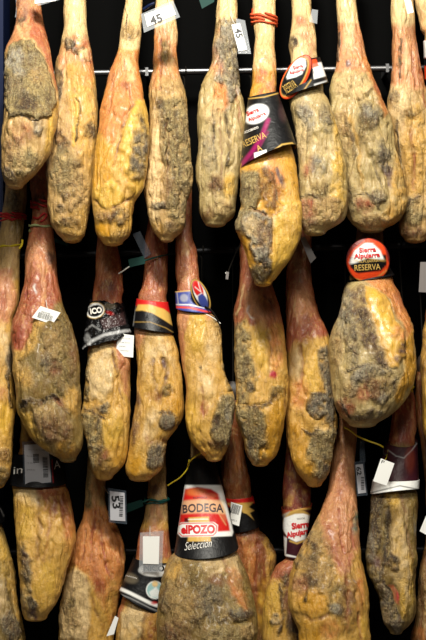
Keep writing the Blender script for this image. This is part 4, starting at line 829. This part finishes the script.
h = make_ham('wide ham with a long salmon pink wedge and grey 62 tag',
 [(430,338.5,357),(445,335,356),(460,331.6,355),(478,330,355),(488,329,355.7),(500,325,356.7),(515,319.5,357.2),(525,314,358),(545,302.5,359.2),(560,296,361.8),(575,290.5,365.5),(590,288,368),(605,288.2,369),(618,293.5,368),(630,298,369),(640,299,368.5),(655,304,364),(670,318,352)],
 'fat', [('P','pink',[320,380,365,380,362,520,360,545,352,572,342,576,334,566,322,540,318,520,326,490],5,1,0,0),('E','rose',(342,480,5,22),4,.5),('P','red',[322,520,330,524,344,560,346,572,338,568,328,548],4,.45),('L','pink',[1.6,345,500,348,530,346,556],2,.7,3),('L','red',[1.4,338,510,342,540,348,565],2,.6,-3),('L','rose',[1.5,353,520,354,545,351,565],2,.7,-2),
 ('E','lgrn',(356,522,3,11),3,.6),('P','tan',[318,515,326,535,336,566,330,590,310,600,292,590,298,556,308,538],5,.75,1,.4),('P','dark',[310,540,318,545,318,580,308,596,302,600,304,570],4,.5,-2,.6),('L','dark',[1.3,312,530,304,550,296,572],2,.5,-2),('E','rose',(300,586,8,12),6,.4),
 ('E','gold',(314,602,16,12),7,1,3,0),('E','dark',(306,596,2,5,20),2,.6),('E','gold',(310,632,12,16),6,.7,0,0),('E','olive',(340,600,12,18),8,.7,0,.5),('E','lgrey',(337,610,6,6),4,.5),('L','white',[.8,354,580,357,583],1,.6),('E','brown',(350,600,9,26),8,.55,0,.2),('L','rust',[1.4,346,570,350,600,346,630],2.4,.5,-3),
 ('L','brown',[1.6,298,614,312,620,328,616],2,.5,-4),('E','orange',(361,590,4,24),4,.6),('E','yolk',(364,630,4,12),3,.6,1,0),('L','rust',[1.2,360,615,361,640],1.5,.6,-3),('E','orange',(330,630,10,10),6,.5)],
 3, yf=-0.05, group=G3, seed=27, top=395)
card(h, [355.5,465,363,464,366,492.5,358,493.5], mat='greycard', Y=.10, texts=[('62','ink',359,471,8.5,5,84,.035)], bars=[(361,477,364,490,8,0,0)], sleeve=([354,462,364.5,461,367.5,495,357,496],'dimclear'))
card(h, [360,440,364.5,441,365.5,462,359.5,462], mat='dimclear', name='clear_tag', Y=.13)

h = make_ham('dark streaked yellow ham with wine coloured wrap and white tape ring',
 [(388,395,412),(400,393,414.5),(420,392,416),(440,390.5,416),(455,387,416),(470,383,416.5),(485,377,417),(495,371,417.5),(515,370,417),(540,369,416.5),(560,368,416.5),(575,368.3,416),(585,373,416),(600,380.6,416.5),(610,381,415.7),(620,382.5,413),(627,386,407),(632,391,400)],
 'olive', [('P','red',[370,330,430,330,430,445,370,445],5,1,0,0),('E','purple',(401,425,5,10),4,.5),('L','pink',[1.6,396,415,395,440],2,.5,1),('L','pink',[1.4,412,405,412,440],2,.5),('E','brown',(403,395,8,8),5,.6),
 ('P','dark',[366,485,384,490,382,520,380,548,372,560,368,530],5,.85,0,.6),('P','yolk',[386,490,398,487,402,520,412,560,414,600,402,618,398,580,392,560,394,530,390,510],5,1,2,.2),('E','cream',(400,545,9,40),5,.7,1,.1),('L','dark',[2,390,500,388,530,384,560,378,580],2.6,.7,-4),('L','brown',[1.6,402,495,408,530,412,560],2.4,.5,-3),
 ('E','dark',(393,562,7,9,-30),4,.7,0,.6),('E','purple',(376,562,5,6),3,.6),('E','lgrey',(372,545,4,14),4,.6),('E','grey',(374,575,5,8),4,.6),('P','rose',[388,585,394,584,399,604,395,603],2,1),('E','mag',(397.5,597,2,4,-20),1.5,.7),('L','dark',[1.4,384,582,392,604,400,620],2,.7,-4),('P','cream',[404,560,410,558,412,600,405,610],3,.6,1,.1),
 ('P','grey',[378,584,386,584,394,612,404,622,396,634,384,622],3,.8,0,.9),('E','tan',(384,618,5,10),4,.6)],
 3, yf=0.04, group=G3, seed=28, top=330, split=487, bands=[dict(q=((386.5,441),(417,440),(376,484),(418.5,484)), sag=(5,2), base='lwine', label='glossy wine coloured wrap', regs=[('L','silver',[.5,388,450,396,456,404,458,412,450,417,443],.7,.7),('E','red',(410,460,5,12),4,.4)]),
  dict(q=((373,480),(419,479),(370.5,494),(418.5,489)), sag=(-1,-4), base='white', name='white_tape', depth=1.16, label='white tape ring', regs=[('L','black',[.6,366,494.5,380,490.5,400,485.8,419,489.5],.7,.8),('L','dark',[.5,376,487,390,480,410,479],1,.3)])])
card(h, [381,458.5,394.5,463.5,386.5,485.5,373,481], mat='card', Y=-.045, texts=[('P','ink',383,462,3,3,18,0)], tie=(385,460,388,450), tiemat='yellowcord')
strand(h, [(343.5,427,.06),(350,430,.06),(357,436,.06),(368,441,.04),(378,444,.03),(384,447.5,.03)], 'yellowcord', .003, 'yellow_string')
strand(h, [(408,386,.16),(411,388,.155),(414.5,386,.155),(411,390,.16),(413,392,.16)], 'yellowcord', .003, 'yellow_string')
strand(h, [(384,448),(383,452),(385,456),(388,452)], 'hangcord', .0022, 'dark_string', Y=.0)

h = make_ham('brownish ham with a white tag in the bottom right corner',
 [(395,415.5,431),(420,416.5,434),(440,420,438),(480,425,444),(520,427,448),(545,425.5,452),(565,420.7,458),(590,418,462),(620,414.5,464),(640,411,464),(660,414,456),(672,424,444)],
 'brown', [('P','rust',[400,350,440,350,440,450,400,450],5,.6),('E','tan',(422,600,8,30),7,.7,0,.3),('E','grey',(420,580,3,6),3,.5),('L','rust',[1.4,420,570,421,600,418,636],2,.5,-2),('E','orange',(418,636,6,10),4,.5)],
 3, yf=0.14, group=G3, seed=29, top=372)
card(h, [426,516,440,520,432,538,419.5,531], mat='card', Y=.10)

# ================================================================== light and camera
def area(name, loc, tgt, size, power, col, sy=None):
    l = bpy.data.lights.new(name, 'AREA'); l.energy = power; l.size = size; l.color = col
    if sy: l.shape = 'RECTANGLE'; l.size_y = sy
    o = bpy.data.objects.new(name, l); C.objects.link(o); o.location = loc
    o.rotation_euler = (Vector(tgt) - Vector(loc)).to_track_quat('-Z', 'Y').to_euler()
area('ceiling_or_fill_lamp', (-.2, -1.9, 2.9), (0, 0, .35),   .4, 165, (1, .965, .86))
area('ceiling_or_fill_lamp', (.4, -2.3, 2.8), (0.1, 0, .2), .4, 55, (1, .92, .80))
area('ceiling_or_fill_lamp', (-.2, -4.6, 2.3), (0, 0, -.4), 1.2, 64, (1, .955, .85), .8)  # unseen front fill, added to lift the necks and lower rows
w = bpy.data.worlds.new('World'); bpy.context.scene.world = w; w.use_nodes = True
w.node_tree.nodes['Background'].inputs[0].default_value = (.8, .75, .68, 1); w.node_tree.nodes['Background'].inputs[1].default_value = .03
cam = bpy.data.cameras.new('camera'); co = bpy.data.objects.new('camera', cam); C.objects.link(co)
co.location = (0, -D, 0); co.rotation_euler = (math.pi/2, 0, 0)
cam.sensor_fit = 'HORIZONTAL'; cam.sensor_width = 36; cam.lens = F/426*36; cam.clip_start = .05
S_ = bpy.context.scene; S_.camera = co
S_.view_settings.view_transform = 'Standard'; S_.view_settings.look = 'None'; S_.view_settings.gamma = 1; S_.view_settings.exposure = 0
